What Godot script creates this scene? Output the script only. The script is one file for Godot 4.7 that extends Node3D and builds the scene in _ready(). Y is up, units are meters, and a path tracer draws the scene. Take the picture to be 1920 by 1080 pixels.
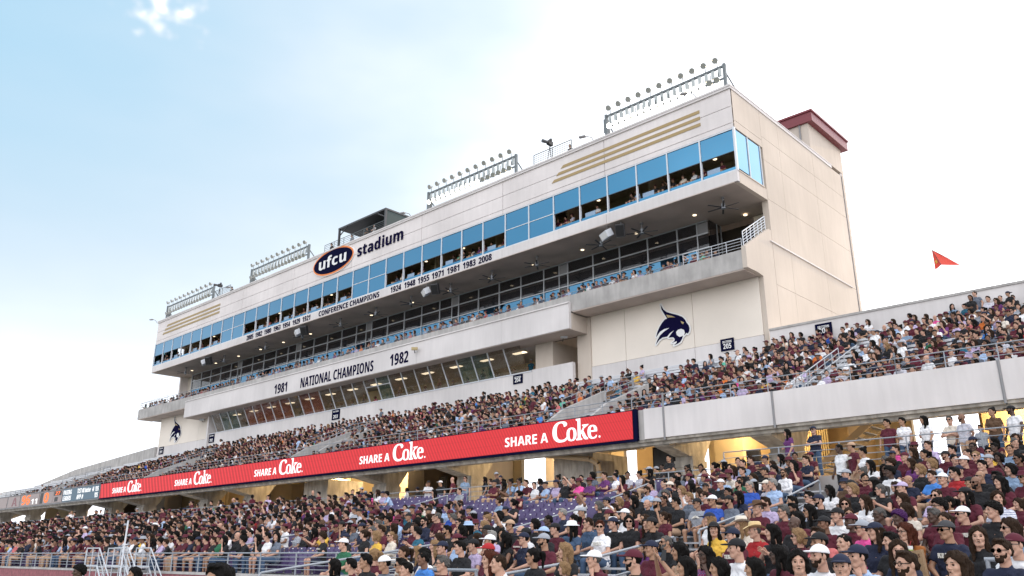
extends Node3D

# ---------------------------------------------------------------- mesh builder
class MB:
	var v := PackedVector3Array()
	var n := PackedVector3Array()
	var t := PackedVector2Array()
	var i := PackedInt32Array()
	func tri(a: Vector3, b: Vector3, c: Vector3, m: Vector3) -> void:
		var k := v.size()
		v.append(a); v.append(b); v.append(c)
		for q in 3:
			n.append(m); t.append(Vector2.ZERO)
		if (b - a).cross(c - a).dot(m) > 0.0:
			i.append(k); i.append(k + 2); i.append(k + 1)
		else:
			i.append(k); i.append(k + 1); i.append(k + 2)
	func quad(a: Vector3, b: Vector3, c: Vector3, d: Vector3, m: Vector3) -> void:
		var k := v.size()
		v.append(a); v.append(b); v.append(c); v.append(d)
		t.append(Vector2(0, 1)); t.append(Vector2(1, 1)); t.append(Vector2(1, 0)); t.append(Vector2(0, 0))
		for q in 4:
			n.append(m)
		if (b - a).cross(c - a).dot(m) > 0.0:
			i.append_array([k, k + 2, k + 1, k, k + 3, k + 2])
		else:
			i.append_array([k, k + 1, k + 2, k, k + 2, k + 3])
	func box(c: Vector3, s: Vector3, bs := Basis.IDENTITY) -> void:
		var x := bs.x * s.x * 0.5
		var y := bs.y * s.y * 0.5
		var z := bs.z * s.z * 0.5
		quad(c + x - y + z, c + x - y - z, c + x + y - z, c + x + y + z, bs.x)
		quad(c - x - y - z, c - x - y + z, c - x + y + z, c - x + y - z, -bs.x)
		quad(c - x + y + z, c + x + y + z, c + x + y - z, c - x + y - z, bs.y)
		quad(c - x - y - z, c + x - y - z, c + x - y + z, c - x - y + z, -bs.y)
		quad(c - x - y + z, c + x - y + z, c + x + y + z, c - x + y + z, bs.z)
		quad(c + x - y - z, c - x - y - z, c - x + y - z, c + x + y - z, -bs.z)
	func bx(x0: float, x1: float, y0: float, y1: float, z0: float, z1: float) -> void:
		box(Vector3(x0 + x1, y0 + y1, z0 + z1) * 0.5, Vector3(absf(x1 - x0), absf(y1 - y0), absf(z1 - z0)))
	func cyl(a: Vector3, b: Vector3, ra: float, rb: float, sides := 8, caps := true) -> void:
		var ax := (b - a).normalized()
		var u := ax.cross(Vector3.UP if absf(ax.y) < 0.9 else Vector3.RIGHT).normalized()
		var w := ax.cross(u)
		var k := v.size()
		for s in sides + 1:
			var g := TAU * s / sides
			var d := u * cos(g) + w * sin(g)
			v.append(a + d * ra); v.append(b + d * rb)
			n.append(d); n.append(d)
			t.append(Vector2(float(s) / sides, 0)); t.append(Vector2(float(s) / sides, 1))
		for s in sides:
			var p := k + s * 2
			if (v[p + 1] - v[p]).cross(v[p + 2] - v[p]).dot(n[p]) > 0.0:
				i.append_array([p, p + 2, p + 1, p + 1, p + 2, p + 3])
			else:
				i.append_array([p, p + 1, p + 2, p + 1, p + 3, p + 2])
		if caps:
			for s in sides:
				var d0 := u * cos(TAU * s / sides) + w * sin(TAU * s / sides)
				var d1 := u * cos(TAU * (s + 1) / sides) + w * sin(TAU * (s + 1) / sides)
				if rb > 0.001:
					tri(b, b + d0 * rb, b + d1 * rb, ax)
				if ra > 0.001:
					tri(a, a + d0 * ra, a + d1 * ra, -ax)
	func tube(p: Array, r: float, sides := 6) -> void:
		for q in p.size() - 1:
			cyl(p[q], p[q + 1], r, r, sides)
	func ball(c: Vector3, r: Vector3, rings := 6, sides := 8) -> void:
		var k := v.size()
		for a in rings + 1:
			var th := PI * a / rings
			for s in sides + 1:
				var d := Vector3(sin(th) * cos(TAU * s / sides), cos(th), sin(th) * sin(TAU * s / sides))
				v.append(c + d * r); n.append((d / r).normalized()); t.append(Vector2.ZERO)
		for a in rings:
			for s in sides:
				var p := k + a * (sides + 1) + s
				var q := p + sides + 1
				i.append_array([p, p + 1, q, p + 1, q + 1, q] if true else [])
	func prism(poly: PackedVector2Array, o: Vector3, ex: Vector3, ey: Vector3, ez: Vector3) -> void:
		var idx := Geometry2D.triangulate_polygon(poly)
		var m := ez.normalized()
		for q in range(0, idx.size(), 3):
			var a := o + ex * poly[idx[q]].x + ey * poly[idx[q]].y
			var b := o + ex * poly[idx[q + 1]].x + ey * poly[idx[q + 1]].y
			var c := o + ex * poly[idx[q + 2]].x + ey * poly[idx[q + 2]].y
			tri(a, b, c, -m)
			tri(a + ez, b + ez, c + ez, m)
		var cw := Geometry2D.is_polygon_clockwise(poly)
		for q in poly.size():
			var p0 := poly[q]
			var p1 := poly[(q + 1) % poly.size()]
			var d := (p1 - p0).normalized()
			var o2 := Vector2(d.y, -d.x) * (-1.0 if cw else 1.0)
			var a := o + ex * p0.x + ey * p0.y
			var b := o + ex * p1.x + ey * p1.y
			quad(a, b, b + ez, a + ez, (ex * o2.x + ey * o2.y).normalized())
	func add(o: MB, tf: Transform3D) -> void:
		var k := v.size()
		for q in o.v.size():
			v.append(tf * o.v[q]); n.append((tf.basis * o.n[q]).normalized())
		t.append_array(o.t)
		for q in o.i:
			i.append(q + k)
	func surface(me: ArrayMesh, mat: Material) -> void:
		if v.is_empty():
			return
		var a := []
		a.resize(Mesh.ARRAY_MAX)
		a[Mesh.ARRAY_VERTEX] = v; a[Mesh.ARRAY_NORMAL] = n; a[Mesh.ARRAY_TEX_UV] = t; a[Mesh.ARRAY_INDEX] = i
		me.add_surface_from_arrays(Mesh.PRIMITIVE_TRIANGLES, a)
		me.surface_set_material(me.get_surface_count() - 1, mat)
	func mesh(mat: Material, off := Vector3.ZERO) -> ArrayMesh:
		if off != Vector3.ZERO:
			for q in v.size():
				v[q] -= off
		var me := ArrayMesh.new()
		surface(me, mat)
		return me

# ---------------------------------------------------------------- scene helpers
var used := {}
var mats := {}
var rng := RandomNumberGenerator.new()

func numbered(called: String, parent: Node) -> String:
	var key := str(parent.get_instance_id()) + called
	used[key] = used.get(key, -1) + 1
	return called if used[key] == 0 else "%s_%03d" % [called, used[key]]

func put(node: Node3D, called: String, parent: Node = self) -> Node3D:
	node.name = numbered(called, parent)
	parent.add_child(node, true)
	return node

func tag(o: Node, label: String, category: String, group := "") -> Node:
	o.set_meta("label", label)
	o.set_meta("category", category)
	if group:
		o.set_meta("group", group)
	return o

func thing(called: String, label: String, category: String, at := Vector3.ZERO, group := "") -> Node3D:
	var o := Node3D.new()
	o.position = at
	put(o, called)
	tag(o, label, category, group)
	return o

func part(called: String, b: MB, m: Material, parent: Node3D, off := Vector3.INF) -> MeshInstance3D:
	var o := MeshInstance3D.new()
	o.mesh = b.mesh(m, parent.position if off == Vector3.INF else off)
	put(o, called, parent)
	return o

func shared(called: String, me: Mesh, parent: Node3D, at: Vector3) -> MeshInstance3D:
	var o := MeshInstance3D.new()
	o.mesh = me
	o.position = at
	put(o, called, parent)
	return o

func struct(called: String, b: MB, m: Material) -> MeshInstance3D:
	var o := MeshInstance3D.new()
	o.mesh = b.mesh(m)
	put(o, called)
	o.set_meta("kind", "structure")
	return o

func lin(r: float, g: float, b: float, a := 1.0) -> Color:
	return Color(r, g, b, a).linear_to_srgb()

func flat(key: String, c: Color, rough := 0.7, metal := 0.0) -> StandardMaterial3D:
	if mats.has(key):
		return mats[key]
	var m := StandardMaterial3D.new()
	m.resource_name = key
	m.albedo_color = c
	m.roughness = rough
	m.metallic = metal
	mats[key] = m
	return m

func noise_tex(freq: float, lo: float, hi: float, sd: int, oct := 4, stretch := false) -> NoiseTexture2D:
	var f := FastNoiseLite.new()
	f.seed = sd
	f.frequency = freq
	f.fractal_octaves = oct
	f.noise_type = FastNoiseLite.TYPE_SIMPLEX_SMOOTH
	var x := NoiseTexture2D.new()
	x.width = 512
	x.height = 512
	x.seamless = true
	x.noise = f
	var g := Gradient.new()
	g.set_color(0, Color(lo, lo, lo))
	g.set_color(1, Color(hi, hi, hi))
	x.color_ramp = g
	return x

func rough_mat(key: String, c: Color, rough: float, freq: float, lo: float, scale: Vector3, sd: int, bump := 0.0) -> StandardMaterial3D:
	if mats.has(key):
		return mats[key]
	var m := flat(key, c, rough)
	m.albedo_texture = noise_tex(freq, lo, 1.0, sd, 5)
	m.uv1_triplanar = true
	m.uv1_world_triplanar = true
	m.uv1_scale = scale
	if bump > 0.0:
		m.heightmap_enabled = true
		m.heightmap_texture = noise_tex(0.06, 0.0, 1.0, sd + 7, 3)
		m.heightmap_scale = bump
	return m

func streaks(key: String, lo: float, sd: int) -> void:
	var m: StandardMaterial3D = mats[key]
	m.detail_enabled = true
	m.detail_blend_mode = BaseMaterial3D.BLEND_MODE_MUL
	m.detail_uv_layer = BaseMaterial3D.DETAIL_UV_2
	m.detail_albedo = noise_tex(0.02, lo, 1.0, sd, 4)
	m.uv2_triplanar = true
	m.uv2_world_triplanar = true
	m.uv2_scale = Vector3(0.22, 0.025, 0.22)

func fit_text(s: String, x0: float, x1: float, y0: float, y1: float, z: float, m: Material, parent: Node3D, called := "lettering", serif := false, depth := 0.03) -> MeshInstance3D:
	var f := SystemFont.new()
	f.font_names = PackedStringArray(["Droid Serif" if serif else "Droid Sans"])
	f.font_weight = 700
	var tm := TextMesh.new()
	tm.font = f
	tm.text = s
	tm.font_size = 48
	tm.pixel_size = 0.01
	tm.depth = 0.02
	tm.curve_step = 1.0
	var bb := tm.get_aabb()
	var me := ArrayMesh.new()
	var sc := Vector3((x1 - x0) / bb.size.x, (y1 - y0) / bb.size.y, depth / 0.02)
	for q in tm.get_surface_count():
		var a := tm.surface_get_arrays(q)
		var vv: PackedVector3Array = a[Mesh.ARRAY_VERTEX]
		for k in vv.size():
			vv[k] = Vector3(x0 + (vv[k].x - bb.position.x) * sc.x, y0 + (vv[k].y - bb.position.y) * sc.y, z + (vv[k].z - bb.position.z) * sc.z) - parent.position
		a[Mesh.ARRAY_VERTEX] = vv
		a[Mesh.ARRAY_TANGENT] = null
		me.add_surface_from_arrays(Mesh.PRIMITIVE_TRIANGLES, a)
		me.surface_set_material(q, m)
	var o := MeshInstance3D.new()
	o.mesh = me
	put(o, called, parent)
	return o

func lower_floor(z: float) -> float:
	var d := maxf(-9.0 - z, 0.0)
	return 0.35 + 0.075 * d + 0.0068 * d * d

func upper_floor(z: float) -> float:
	return 7.0 + (-31.6 - z) * 0.447

func rail(b: MB, p0: Vector3, p1: Vector3, h: float, lines: int, step: float, r := 0.022, post_r := 0.024) -> void:
	var d := p1 - p0
	var k := maxi(1, roundi(d.length() / step))
	for q in k + 1:
		var p := p0 + d * (float(q) / k)
		b.cyl(p, p + Vector3(0, h, 0), post_r, post_r, 6)
	for l in lines:
		var y := h * (1.0 - float(l) / lines)
		b.cyl(p0 + Vector3(0, y, 0), p1 + Vector3(0, y, 0), r if l == 0 else r * 0.6, r if l == 0 else r * 0.6, 6)

func sky_picture() -> Texture2D:
	var w := 2048
	var h := 1024
	var im := Image.create(w, h, false, Image.FORMAT_RGBF)
	var f := FastNoiseLite.new()
	f.seed = 5
	f.frequency = 1.5
	f.fractal_octaves = 5
	var s := SUN.normalized()
	for y in h:
		var th := PI * (y + 0.5) / h
		var up := cos(th)
		for x in w:
			var ph := TAU * ((x + 0.5) / w) - PI
			var d := Vector3(-sin(ph) * sin(th), up, cos(ph) * sin(th))
			var c: Color
			if up < -0.01:
				c = Color(0.42, 0.42, 0.40)
			else:
				var q := d.distance_to(BLUE_AT) + 0.20 * f.get_noise_3d(d.x * 0.8, d.y * 1.8, d.z * 0.8) + 0.09 * f.get_noise_3d(d.x * 2.2, d.y * 6.0, d.z * 2.2)
				var k := pow((1.0 - smoothstep(0.0, 1.15, q)) * smoothstep(-0.08, 0.58, up), 0.95)
				var m := d.distance_to(PUFF)
				if m < 0.1:
					k *= 1.0 - 0.92 * clampf(f.get_noise_3d(d.x * 22.0 + d.y * 8.0, d.y * 30.0, d.z * 22.0) * 1.5 + 0.72 - m * 24.0, 0.0, 1.0)
				c = SKY_PALE.lerp(SKY_BLUE, k) * (1.0 + SKY_GAIN * pow(1.0 - k, 5.0) * (1.0 + 0.55 * f.get_noise_3d(d.x * 1.7 + 5.0, d.y * 3.6, d.z * 1.7)))
				c *= 1.0 + 0.3 * pow(0.5 + 0.5 * d.dot(s), 12.0)
			im.set_pixel(x, y, c)
	return ImageTexture.create_from_image(im)

const SUN := Vector3(0.06, 0.27, -1.0)
const SKY_BLUE := Color(0.43, 0.715, 0.93)
const SKY_PALE := Color(1.0, 1.0, 1.04)
const SKY_GAIN := 1.15
const BLUE_AT := Vector3(-0.86, 0.50, 0.02)
const PUFF := Vector3(-0.78, 0.555, -0.291)
const EXPOSURE := 1.0

# ---------------------------------------------------------------- the place
const XL := -102.3
const XR := -21.0
const ZF := -42.5
const BAY := 2.4636

func stage() -> void:
	var cam := Camera3D.new()
	cam.fov = 38.87
	cam.near = 0.1
	cam.far = 2000.0
	add_child(cam)
	var az := deg_to_rad(46.74)
	var pitch := atan(498.0 / 1530.0)
	var fwd := Vector3(-cos(az) * cos(pitch), sin(pitch), -sin(az) * cos(pitch))
	cam.look_at_from_position(Vector3(0, 1.7, 0), Vector3(0, 1.7, 0) + fwd, Vector3.UP)
	cam.current = true
	var e := Environment.new()
	e.background_mode = Environment.BG_SKY
	var sky := Sky.new()
	var pm := PanoramaSkyMaterial.new()
	pm.panorama = sky_picture()
	sky.sky_material = pm
	e.sky = sky
	e.tonemap_mode = Environment.TONE_MAPPER_LINEAR
	e.tonemap_exposure = EXPOSURE
	e.sdfgi_enabled = true
	e.ssao_enabled = true
	e.ssil_enabled = true
	var we := WorldEnvironment.new()
	we.environment = e
	add_child(we)
	var sun := DirectionalLight3D.new()
	sun.light_energy = 1.0
	sun.light_color = Color(1.0, 0.88, 0.7)
	sun.light_angular_distance = 0.5
	sun.shadow_enabled = true
	add_child(sun)
	sun.look_at_from_position(Vector3.ZERO, -SUN, Vector3.UP)

func materials() -> void:
	rough_mat("plaster", lin(0.84, 0.785, 0.775), 0.85, 0.004, 0.90, Vector3(0.06, 0.06, 0.06), 11, 0.15)
	rough_mat("plaster_light", lin(0.76, 0.725, 0.72), 0.85, 0.004, 0.90, Vector3(0.06, 0.06, 0.06), 12, 0.15)
	rough_mat("cream_bounce_lit", lin(0.86, 0.785, 0.70), 0.85, 0.004, 0.92, Vector3(0.05, 0.05, 0.05), 23, 0.15)  # the cream walls again, with bounced light put into the colour
	rough_mat("cream", lin(0.64, 0.56, 0.485), 0.85, 0.004, 0.90, Vector3(0.05, 0.05, 0.05), 13, 0.15)
	rough_mat("concrete", lin(0.55, 0.53, 0.515), 0.9, 0.010, 0.84, Vector3(0.16, 0.10, 0.16), 14, 0.4)
	rough_mat("old_concrete", lin(0.66, 0.61, 0.54), 0.9, 0.014, 0.72, Vector3(0.3, 0.12, 0.3), 15, 0.6)
	rough_mat("tread", lin(0.36, 0.355, 0.36), 0.9, 0.015, 0.7, Vector3(0.3, 0.3, 0.3), 16, 0.5)
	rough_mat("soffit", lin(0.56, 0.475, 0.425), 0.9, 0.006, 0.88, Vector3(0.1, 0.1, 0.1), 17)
	rough_mat("ochre", lin(0.82, 0.67, 0.43), 0.85, 0.006, 0.85, Vector3(0.1, 0.1, 0.1), 18)
	rough_mat("ochre_dark", lin(0.55, 0.40, 0.22), 0.85, 0.006, 0.85, Vector3(0.1, 0.1, 0.1), 19)
	rough_mat("turf", lin(0.06, 0.11, 0.035), 0.95, 0.03, 0.7, Vector3(0.5, 0.5, 0.5), 20)
	rough_mat("maroon_wall", lin(0.36, 0.11, 0.13), 0.7, 0.02, 0.7, Vector3(0.4, 0.4, 0.4), 21, 0.3)
	rough_mat("aluminium", lin(0.64, 0.65, 0.68), 0.42, 0.02, 0.86, Vector3(0.1, 1.0, 1.0), 22).metallic = 0.35
	streaks("plaster", 0.965, 61)
	streaks("plaster_light", 0.955, 62)
	streaks("cream", 0.965, 63)
	streaks("concrete", 0.88, 64)
	streaks("old_concrete", 0.75, 65)
	flat("pale_rail", lin(0.46, 0.49, 0.53), 0.5)
	flat("rack_steel", lin(0.15, 0.17, 0.18), 0.5, 0.2)
	flat("galvanised", lin(0.30, 0.325, 0.36), 0.5, 0.3)
	flat("white_paint", lin(0.62, 0.65, 0.70), 0.5)
	flat("navy", lin(0.007, 0.006, 0.034), 0.9).metallic_specular = 0.1
	flat("sign_navy", lin(0.006, 0.007, 0.03), 0.9).metallic_specular = 0.1
	flat("white", lin(0.78, 0.78, 0.78), 0.6)
	flat("orange", lin(0.78, 0.22, 0.05), 0.6)
	flat("gold", lin(0.36, 0.26, 0.12), 0.6)
	flat("gold_edge", lin(0.42, 0.33, 0.16), 0.6)
	flat("black", lin(0.012, 0.012, 0.014), 0.5)
	flat("dark_grey", lin(0.06, 0.06, 0.065), 0.5)
	flat("mid_grey", lin(0.22, 0.22, 0.23), 0.5)
	flat("maroon_metal", lin(0.17, 0.025, 0.035), 0.4)
	flat("frame", lin(0.5, 0.52, 0.55), 0.4, 0.4)
	flat("interior", lin(0.44, 0.35, 0.25), 0.9)
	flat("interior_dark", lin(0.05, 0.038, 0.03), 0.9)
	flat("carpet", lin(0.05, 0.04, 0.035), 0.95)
	var g := flat("glass_blue", lin(0.05, 0.235, 0.40, 0.66), 0.03, 1.0)
	g.transparency = BaseMaterial3D.TRANSPARENCY_ALPHA
	g.clearcoat_enabled = true
	g.clearcoat = 0.8
	g.clearcoat_roughness = 0.02
	var gp := flat("glass_pale", lin(0.09, 0.22, 0.34, 0.6), 0.03, 1.0)
	gp.transparency = BaseMaterial3D.TRANSPARENCY_ALPHA
	var gd := flat("glass_dark", lin(0.03, 0.03, 0.035, 0.55), 0.03, 0.0)
	gd.transparency = BaseMaterial3D.TRANSPARENCY_ALPHA
	gd.metallic_specular = 0.6
	var gc := flat("glass_clear", lin(0.85, 0.9, 0.92, 0.16), 0.03, 0.0)
	gc.transparency = BaseMaterial3D.TRANSPARENCY_ALPHA
	for e in [["glass_reflect_amber", lin(0.16, 0.12, 0.07, 0.3)], ["glass_reflect_red", lin(0.24, 0.085, 0.05, 0.42)], ["glass_reflect_green", lin(0.07, 0.12, 0.09, 0.35)]]:  # reflections of crowd and field painted into the glass colour
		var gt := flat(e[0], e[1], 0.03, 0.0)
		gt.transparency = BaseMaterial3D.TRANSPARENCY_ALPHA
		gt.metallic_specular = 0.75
	var l := flat("lamp_glow", Color(1, 0.93, 0.8), 0.5)
	l.emission_enabled = true
	l.emission = Color(1.0, 0.92, 0.78)
	l.emission_energy_multiplier = 2.2
	var fl := flat("flood_glow", Color(1, 1, 0.96), 0.5)
	fl.emission_enabled = true
	fl.emission = Color(1.0, 0.98, 0.9)
	fl.emission_energy_multiplier = 9.0

func scaled_letters(o: Node3D) -> void:
	pass

func setting() -> void:
	var b := MB.new()
	b.quad(Vector3(-1500, 0, 1500), Vector3(1500, 0, 1500), Vector3(1500, 0, -1500), Vector3(-1500, 0, -1500), Vector3.UP)
	struct("ground", b, mats.concrete)
	b = MB.new()
	b.quad(Vector3(-160, 0.004, 90), Vector3(60, 0.004, 90), Vector3(60, 0.004, -6.6), Vector3(-160, 0.004, -6.6), Vector3.UP)
	struct("turf_field", b, mats.turf)

func lower_stand() -> void:
	var t := thing("lower_stand", "long concrete lower seating bank with purple seats, below the red ribbon board", "grandstand", Vector3(-60, 0, -16))
	for k in 22:
		var z := -9.0 - 0.8 * k
		var y := lower_floor(z)
		var b := MB.new()
		var x0 := -15.8 if k < 7 else -150.0
		b.bx(x0, 14.0, maxf(y - 0.6, 0.0), y, z, z - 0.8 + 0.002)
		part("tread", b, mats.tread, t)
	var w := MB.new()
	w.bx(-150, -15.81, 0.0, 1.02, -14.0, -14.18)
	part("front_wall", w, mats.maroon_wall, t)
	w = MB.new()
	w.bx(-150, -15.81, 1.021, 1.1, -13.97, -14.21)
	part("wall_cap", w, mats.concrete, t)
	w = MB.new()
	w.bx(-15.8, 14, 0, 0.36, -8.85, -8.998)
	part("front_wall", w, mats.maroon_wall, t)
	w = MB.new()
	w.bx(-15.98, -15.803, 0, 1.25, -9.0, -13.96)
	part("end_wall", w, mats.concrete, t)
	# seats
	var s := MB.new()
	var back := PackedVector2Array([Vector2(-0.225, 0.0), Vector2(0.225, 0.0), Vector2(0.23, 0.34), Vector2(0.19, 0.40), Vector2(-0.19, 0.40), Vector2(-0.23, 0.34)])
	var tilt := Basis(Vector3.RIGHT, -0.22)
	s.prism(back, Vector3(0, 0.40, -0.12), tilt.x, tilt.y, tilt.z * 0.03)
	s.box(Vector3(0, 0.50, 0.0), Vector3(0.43, 0.34, 0.045), Basis(Vector3.RIGHT, -0.12))
	s.box(Vector3(0, 0.345, -0.01), Vector3(0.42, 0.03, 0.10), Basis(Vector3.RIGHT, 0.3))
	s.bx(-0.245, -0.225, 0.12, 0.56, -0.12, 0.1)
	s.bx(0.225, 0.245, 0.12, 0.56, -0.12, 0.1)
	var purple := flat("purple_seat", lin(0.085, 0.06, 0.155), 0.45)
	var plate := MB.new()
	plate.box(Vector3(0, 0.755, -0.155), Vector3(0.07, 0.035, 0.006), tilt)
	var me := s.mesh(purple)
	plate.surface(me, mats.white)
	var spots := []
	for k in range(7, 22):
		var z := -9.45 - 0.8 * k
		var x := -16.9
		while x > -112.0:
			if not on_purple_aisle(x):
				spots.append(Vector3(x, lower_floor(-9.0 - 0.8 * k), z - 0.1))
			x -= 0.53
	spots.sort_custom(func(a, c): return a.distance_squared_to(Vector3(-17, 2.5, -21.5)) < c.distance_squared_to(Vector3(-17, 2.5, -21.5)))
	var rest := MultiMesh.new()
	rest.transform_format = MultiMesh.TRANSFORM_3D
	rest.mesh = me
	rest.instance_count = spots.size() - 300
	for q in spots.size():
		var p: Vector3 = spots[q] - t.position
		if q < 300:
			shared("seat", me, t, p)
		else:
			rest.set_instance_transform(q - 300, Transform3D(Basis.IDENTITY, p))
	var mi := MultiMeshInstance3D.new()
	mi.multimesh = rest
	put(mi, "seat_bank", t)
	mi.set_meta("kind", "stuff")

func on_purple_aisle(x: float) -> bool:
	var q := fposmod(-x - 27.0, 10.4)
	return q < 0.6 or q > 9.8

const ORD := ["first", "second", "third", "fourth", "fifth", "sixth", "seventh", "eighth", "ninth", "tenth", "eleventh", "twelfth", "thirteenth", "fourteenth", "fifteenth", "sixteenth", "seventeenth", "eighteenth", "nineteenth", "twentieth", "twenty-first", "twenty-second", "twenty-third", "twenty-fourth", "twenty-fifth", "twenty-sixth"]

func benches() -> void:
	for k in 20:
		var y := lower_floor(-9.0 - 0.8 * k)
		var z := -9.45 - 0.8 * k
		for side in [[-15.7, -10.35, "left of the aisle rails"], [-9.25, 6.0, "right of the aisle rails"]]:
			var t := thing("bleacher_bench", "pale aluminium bleacher bench, %s row up from the field, %s" % [ORD[k], side[2]], "bench", Vector3((side[0] + side[1]) * 0.5, y, z), "aluminium bleacher benches")
			var b := MB.new()
			b.bx(side[0], side[1], y + 0.39, y + 0.43, z - 0.14, z + 0.0)
			b.bx(side[0], side[1], y + 0.39, y + 0.43, z + 0.006, z + 0.146)
			part("seat_plank", b, mats.aluminium, t)
			b = MB.new()
			b.bx(side[0], side[1], y + 0.07, y + 0.1, z - 0.16, z + 0.1)
			part("foot_plank", b, mats.aluminium, t)
			var x: float = side[0] + 0.4
			while x < side[1]:
				b = MB.new()
				b.bx(x - 0.03, x + 0.03, y + 0.001, y + 0.389, z - 0.1, z - 0.04)
				b.bx(x - 0.03, x + 0.03, y + 0.33, y + 0.389, z - 0.035, z + 0.12)
				part("bracket", b, mats.galvanised, t)
				x += 1.8

func lower_rails() -> void:
	var t := thing("front_railing", "low galvanised railing along the top of the maroon field wall", "railing", Vector3(-70, 1.2, -14.1))
	var x := -120.0
	var b := MB.new()
	for l in 5:
		var yy := 1.72 - l * 0.115
		b.cyl(Vector3(-122, yy, -14.1), Vector3(-15.9, yy, -14.1), 0.024 if l == 0 else 0.012, 0.024 if l == 0 else 0.012, 6)
	part("rails", b, mats.galvanised, t)
	while x < -15.9:
		b = MB.new()
		b.cyl(Vector3(x, 1.1, -14.1), Vector3(x, 1.72, -14.1), 0.028, 0.028, 6)
		part("post", b, mats.galvanised, t)
		x += 2.0
	var list := [[-9.8, -9.5, -11.9], [-9.8, -12.7, -15.4], [-9.8, -16.4, -18.5], [-9.8, -20.9, -23.0], [-16.3, -9.6, -15.6], [-16.3, -17.0, -20.6], [-16.3, -21.6, -24.6]]
	for a in 8:
		for seg in [[-15.2, -18.6], [-20.2, -24.6]]:
			list.append([-27.0 - 10.4 * a, seg[0], seg[1]])
	var n := 0
	for r in list:
		n += 1
		var where := "on the aisle between the aluminium benches" if r[0] > -10.0 else ("on the aisle at the right end of the purple seats" if r[0] > -20.0 else "on the %s aisle along the purple seats" % ORD[int((-27.0 - r[0]) / 10.4 + 0.5) + 1])
		var at := "" if r[0] > -10.0 else (" lower part" if r[1] > -16 else (" middle part" if r[1] > -20.0 else " upper part"))
		if r[0] > -10.0:
			at = " %s from the field" % ORD[n - 1]
		var h := thing("aisle_handrail", "sloping galvanised handrail %s,%s" % [where, at], "handrail", Vector3(r[0], lower_floor(r[1]), r[1]), "handrails on the lower aisles")
		var p0 := Vector3(r[0], lower_floor(r[1]), r[1])
		var p1 := Vector3(r[0], lower_floor(r[2]), r[2])
		var up := Vector3(0, 0.92, 0)
		var lo := Vector3(0, 0.5, 0)
		b = MB.new()
		var rd := 0.026
		b.tube([p0 + up * 0.9 + Vector3(0, 0, 0.05), p0 + up + Vector3(0, 0, -0.02), p1 + up + Vector3(0, 0, 0.05), p1 + up * 0.88 + Vector3(0, 0, -0.03)], rd, 8)
		part("top_rail", b, mats.galvanised, h)
		b = MB.new()
		b.tube([p0 + lo, p1 + lo], rd * 0.8, 8)
		part("mid_rail", b, mats.galvanised, h)
		for f in ([0.0, 1.0] if absf(r[2] - r[1]) < 3.5 else [0.0, 0.5, 1.0]):
			b = MB.new()
			var p := p0.lerp(p1, f)
			p.y = lower_floor(p.z) - 0.1
			b.cyl(p, p0.lerp(p1, f) + up * 0.99, rd, rd, 8)
			part("post", b, mats.galvanised, h)
	# short level rails at the field side
	for r in [[-12.0, -10.5, -10.3, "short level galvanised rail among the front spectators, left of the first handrail"], [-3.15, 2.5, -12.2, "level galvanised double rail at the lower right corner beside the front spectators"]]:
		var y := lower_floor(r[2]) - 0.05
		var h := thing("level_rail", r[3], "railing", Vector3(r[0], y, r[2]))
		b = MB.new()
		b.tube([Vector3(r[0], y + 1.02, r[2]), Vector3(r[1], y + 1.02, r[2])], 0.028, 8)
		b.tube([Vector3(r[0], y + 0.72, r[2]), Vector3(r[1], y + 0.72, r[2])], 0.02, 8)
		part("rails", b, mats.galvanised, h)
		for x2 in [r[0] + 0.03, (r[0] + r[1]) * 0.5, r[1] - 0.03]:
			b = MB.new()
			b.cyl(Vector3(x2, y, r[2]), Vector3(x2, y + 1.02, r[2]), 0.028, 0.028, 8)
			part("post", b, mats.galvanised, h)
	# rail behind the last row
	var cr := thing("concourse_railing", "long galvanised railing behind the last row of the lower stand", "railing", Vector3(-40, 4.0, -25.6))
	for sgm in [[-110.0, -87.0, 3.6, -27.2], [-86.8, -64.0, 3.6, -27.2], [-63.8, -42.0, 3.6, -27.2], [-41.8, -15.2, 3.6, -27.2], [-14.8, 4.0, 4.1, -26.8]]:
		b = MB.new()
		rail(b, Vector3(sgm[0], sgm[2], sgm[3]), Vector3(sgm[1], sgm[2], sgm[3]), 1.05, 5, 2.2)
		part("rail_section", b, mats.galvanised, cr)
	# metal field stairs
	for d in [[-34.3, "left"], [-31.7, "right"]]:
		var st := thing("access_stair", "pale metal stair frame climbing over the field wall, %s one of the pair" % d[1], "stair", Vector3(d[0], 0, -13.2), "pale metal stairs at the field wall")
		for e in [0.0, 0.9]:
			b = MB.new()
			var z: float = -13.0 - e * 0.9
			var x3: float = d[0]
			b.tube([Vector3(x3 + 1.7, 0.1, z), Vector3(x3 + 0.5, 1.25, z), Vector3(x3 - 0.7, 1.25, z)], 0.035, 6)
			b.tube([Vector3(x3 + 1.7, 0.9, z), Vector3(x3 + 0.5, 1.9, z), Vector3(x3 - 0.7, 1.9, z), Vector3(x3 - 0.7, 0.0, z)], 0.025, 6)
			b.tube([Vector3(x3 + 1.7, 0.5, z), Vector3(x3 + 0.5, 1.65, z), Vector3(x3 - 0.7, 1.65, z)], 0.016, 6)
			for px in [1.7, 1.1, 0.5, -0.1]:
				var yb: float = 0.1 if px > 1.5 else (0.68 if px > 1.0 else 0.0)
				b.cyl(Vector3(x3 + px, yb, z), Vector3(x3 + px, yb + 0.8 if px > 1.0 else 1.9, z), 0.02, 0.02, 6)
			part("side_frame", b, mats.pale_rail, st)
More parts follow.
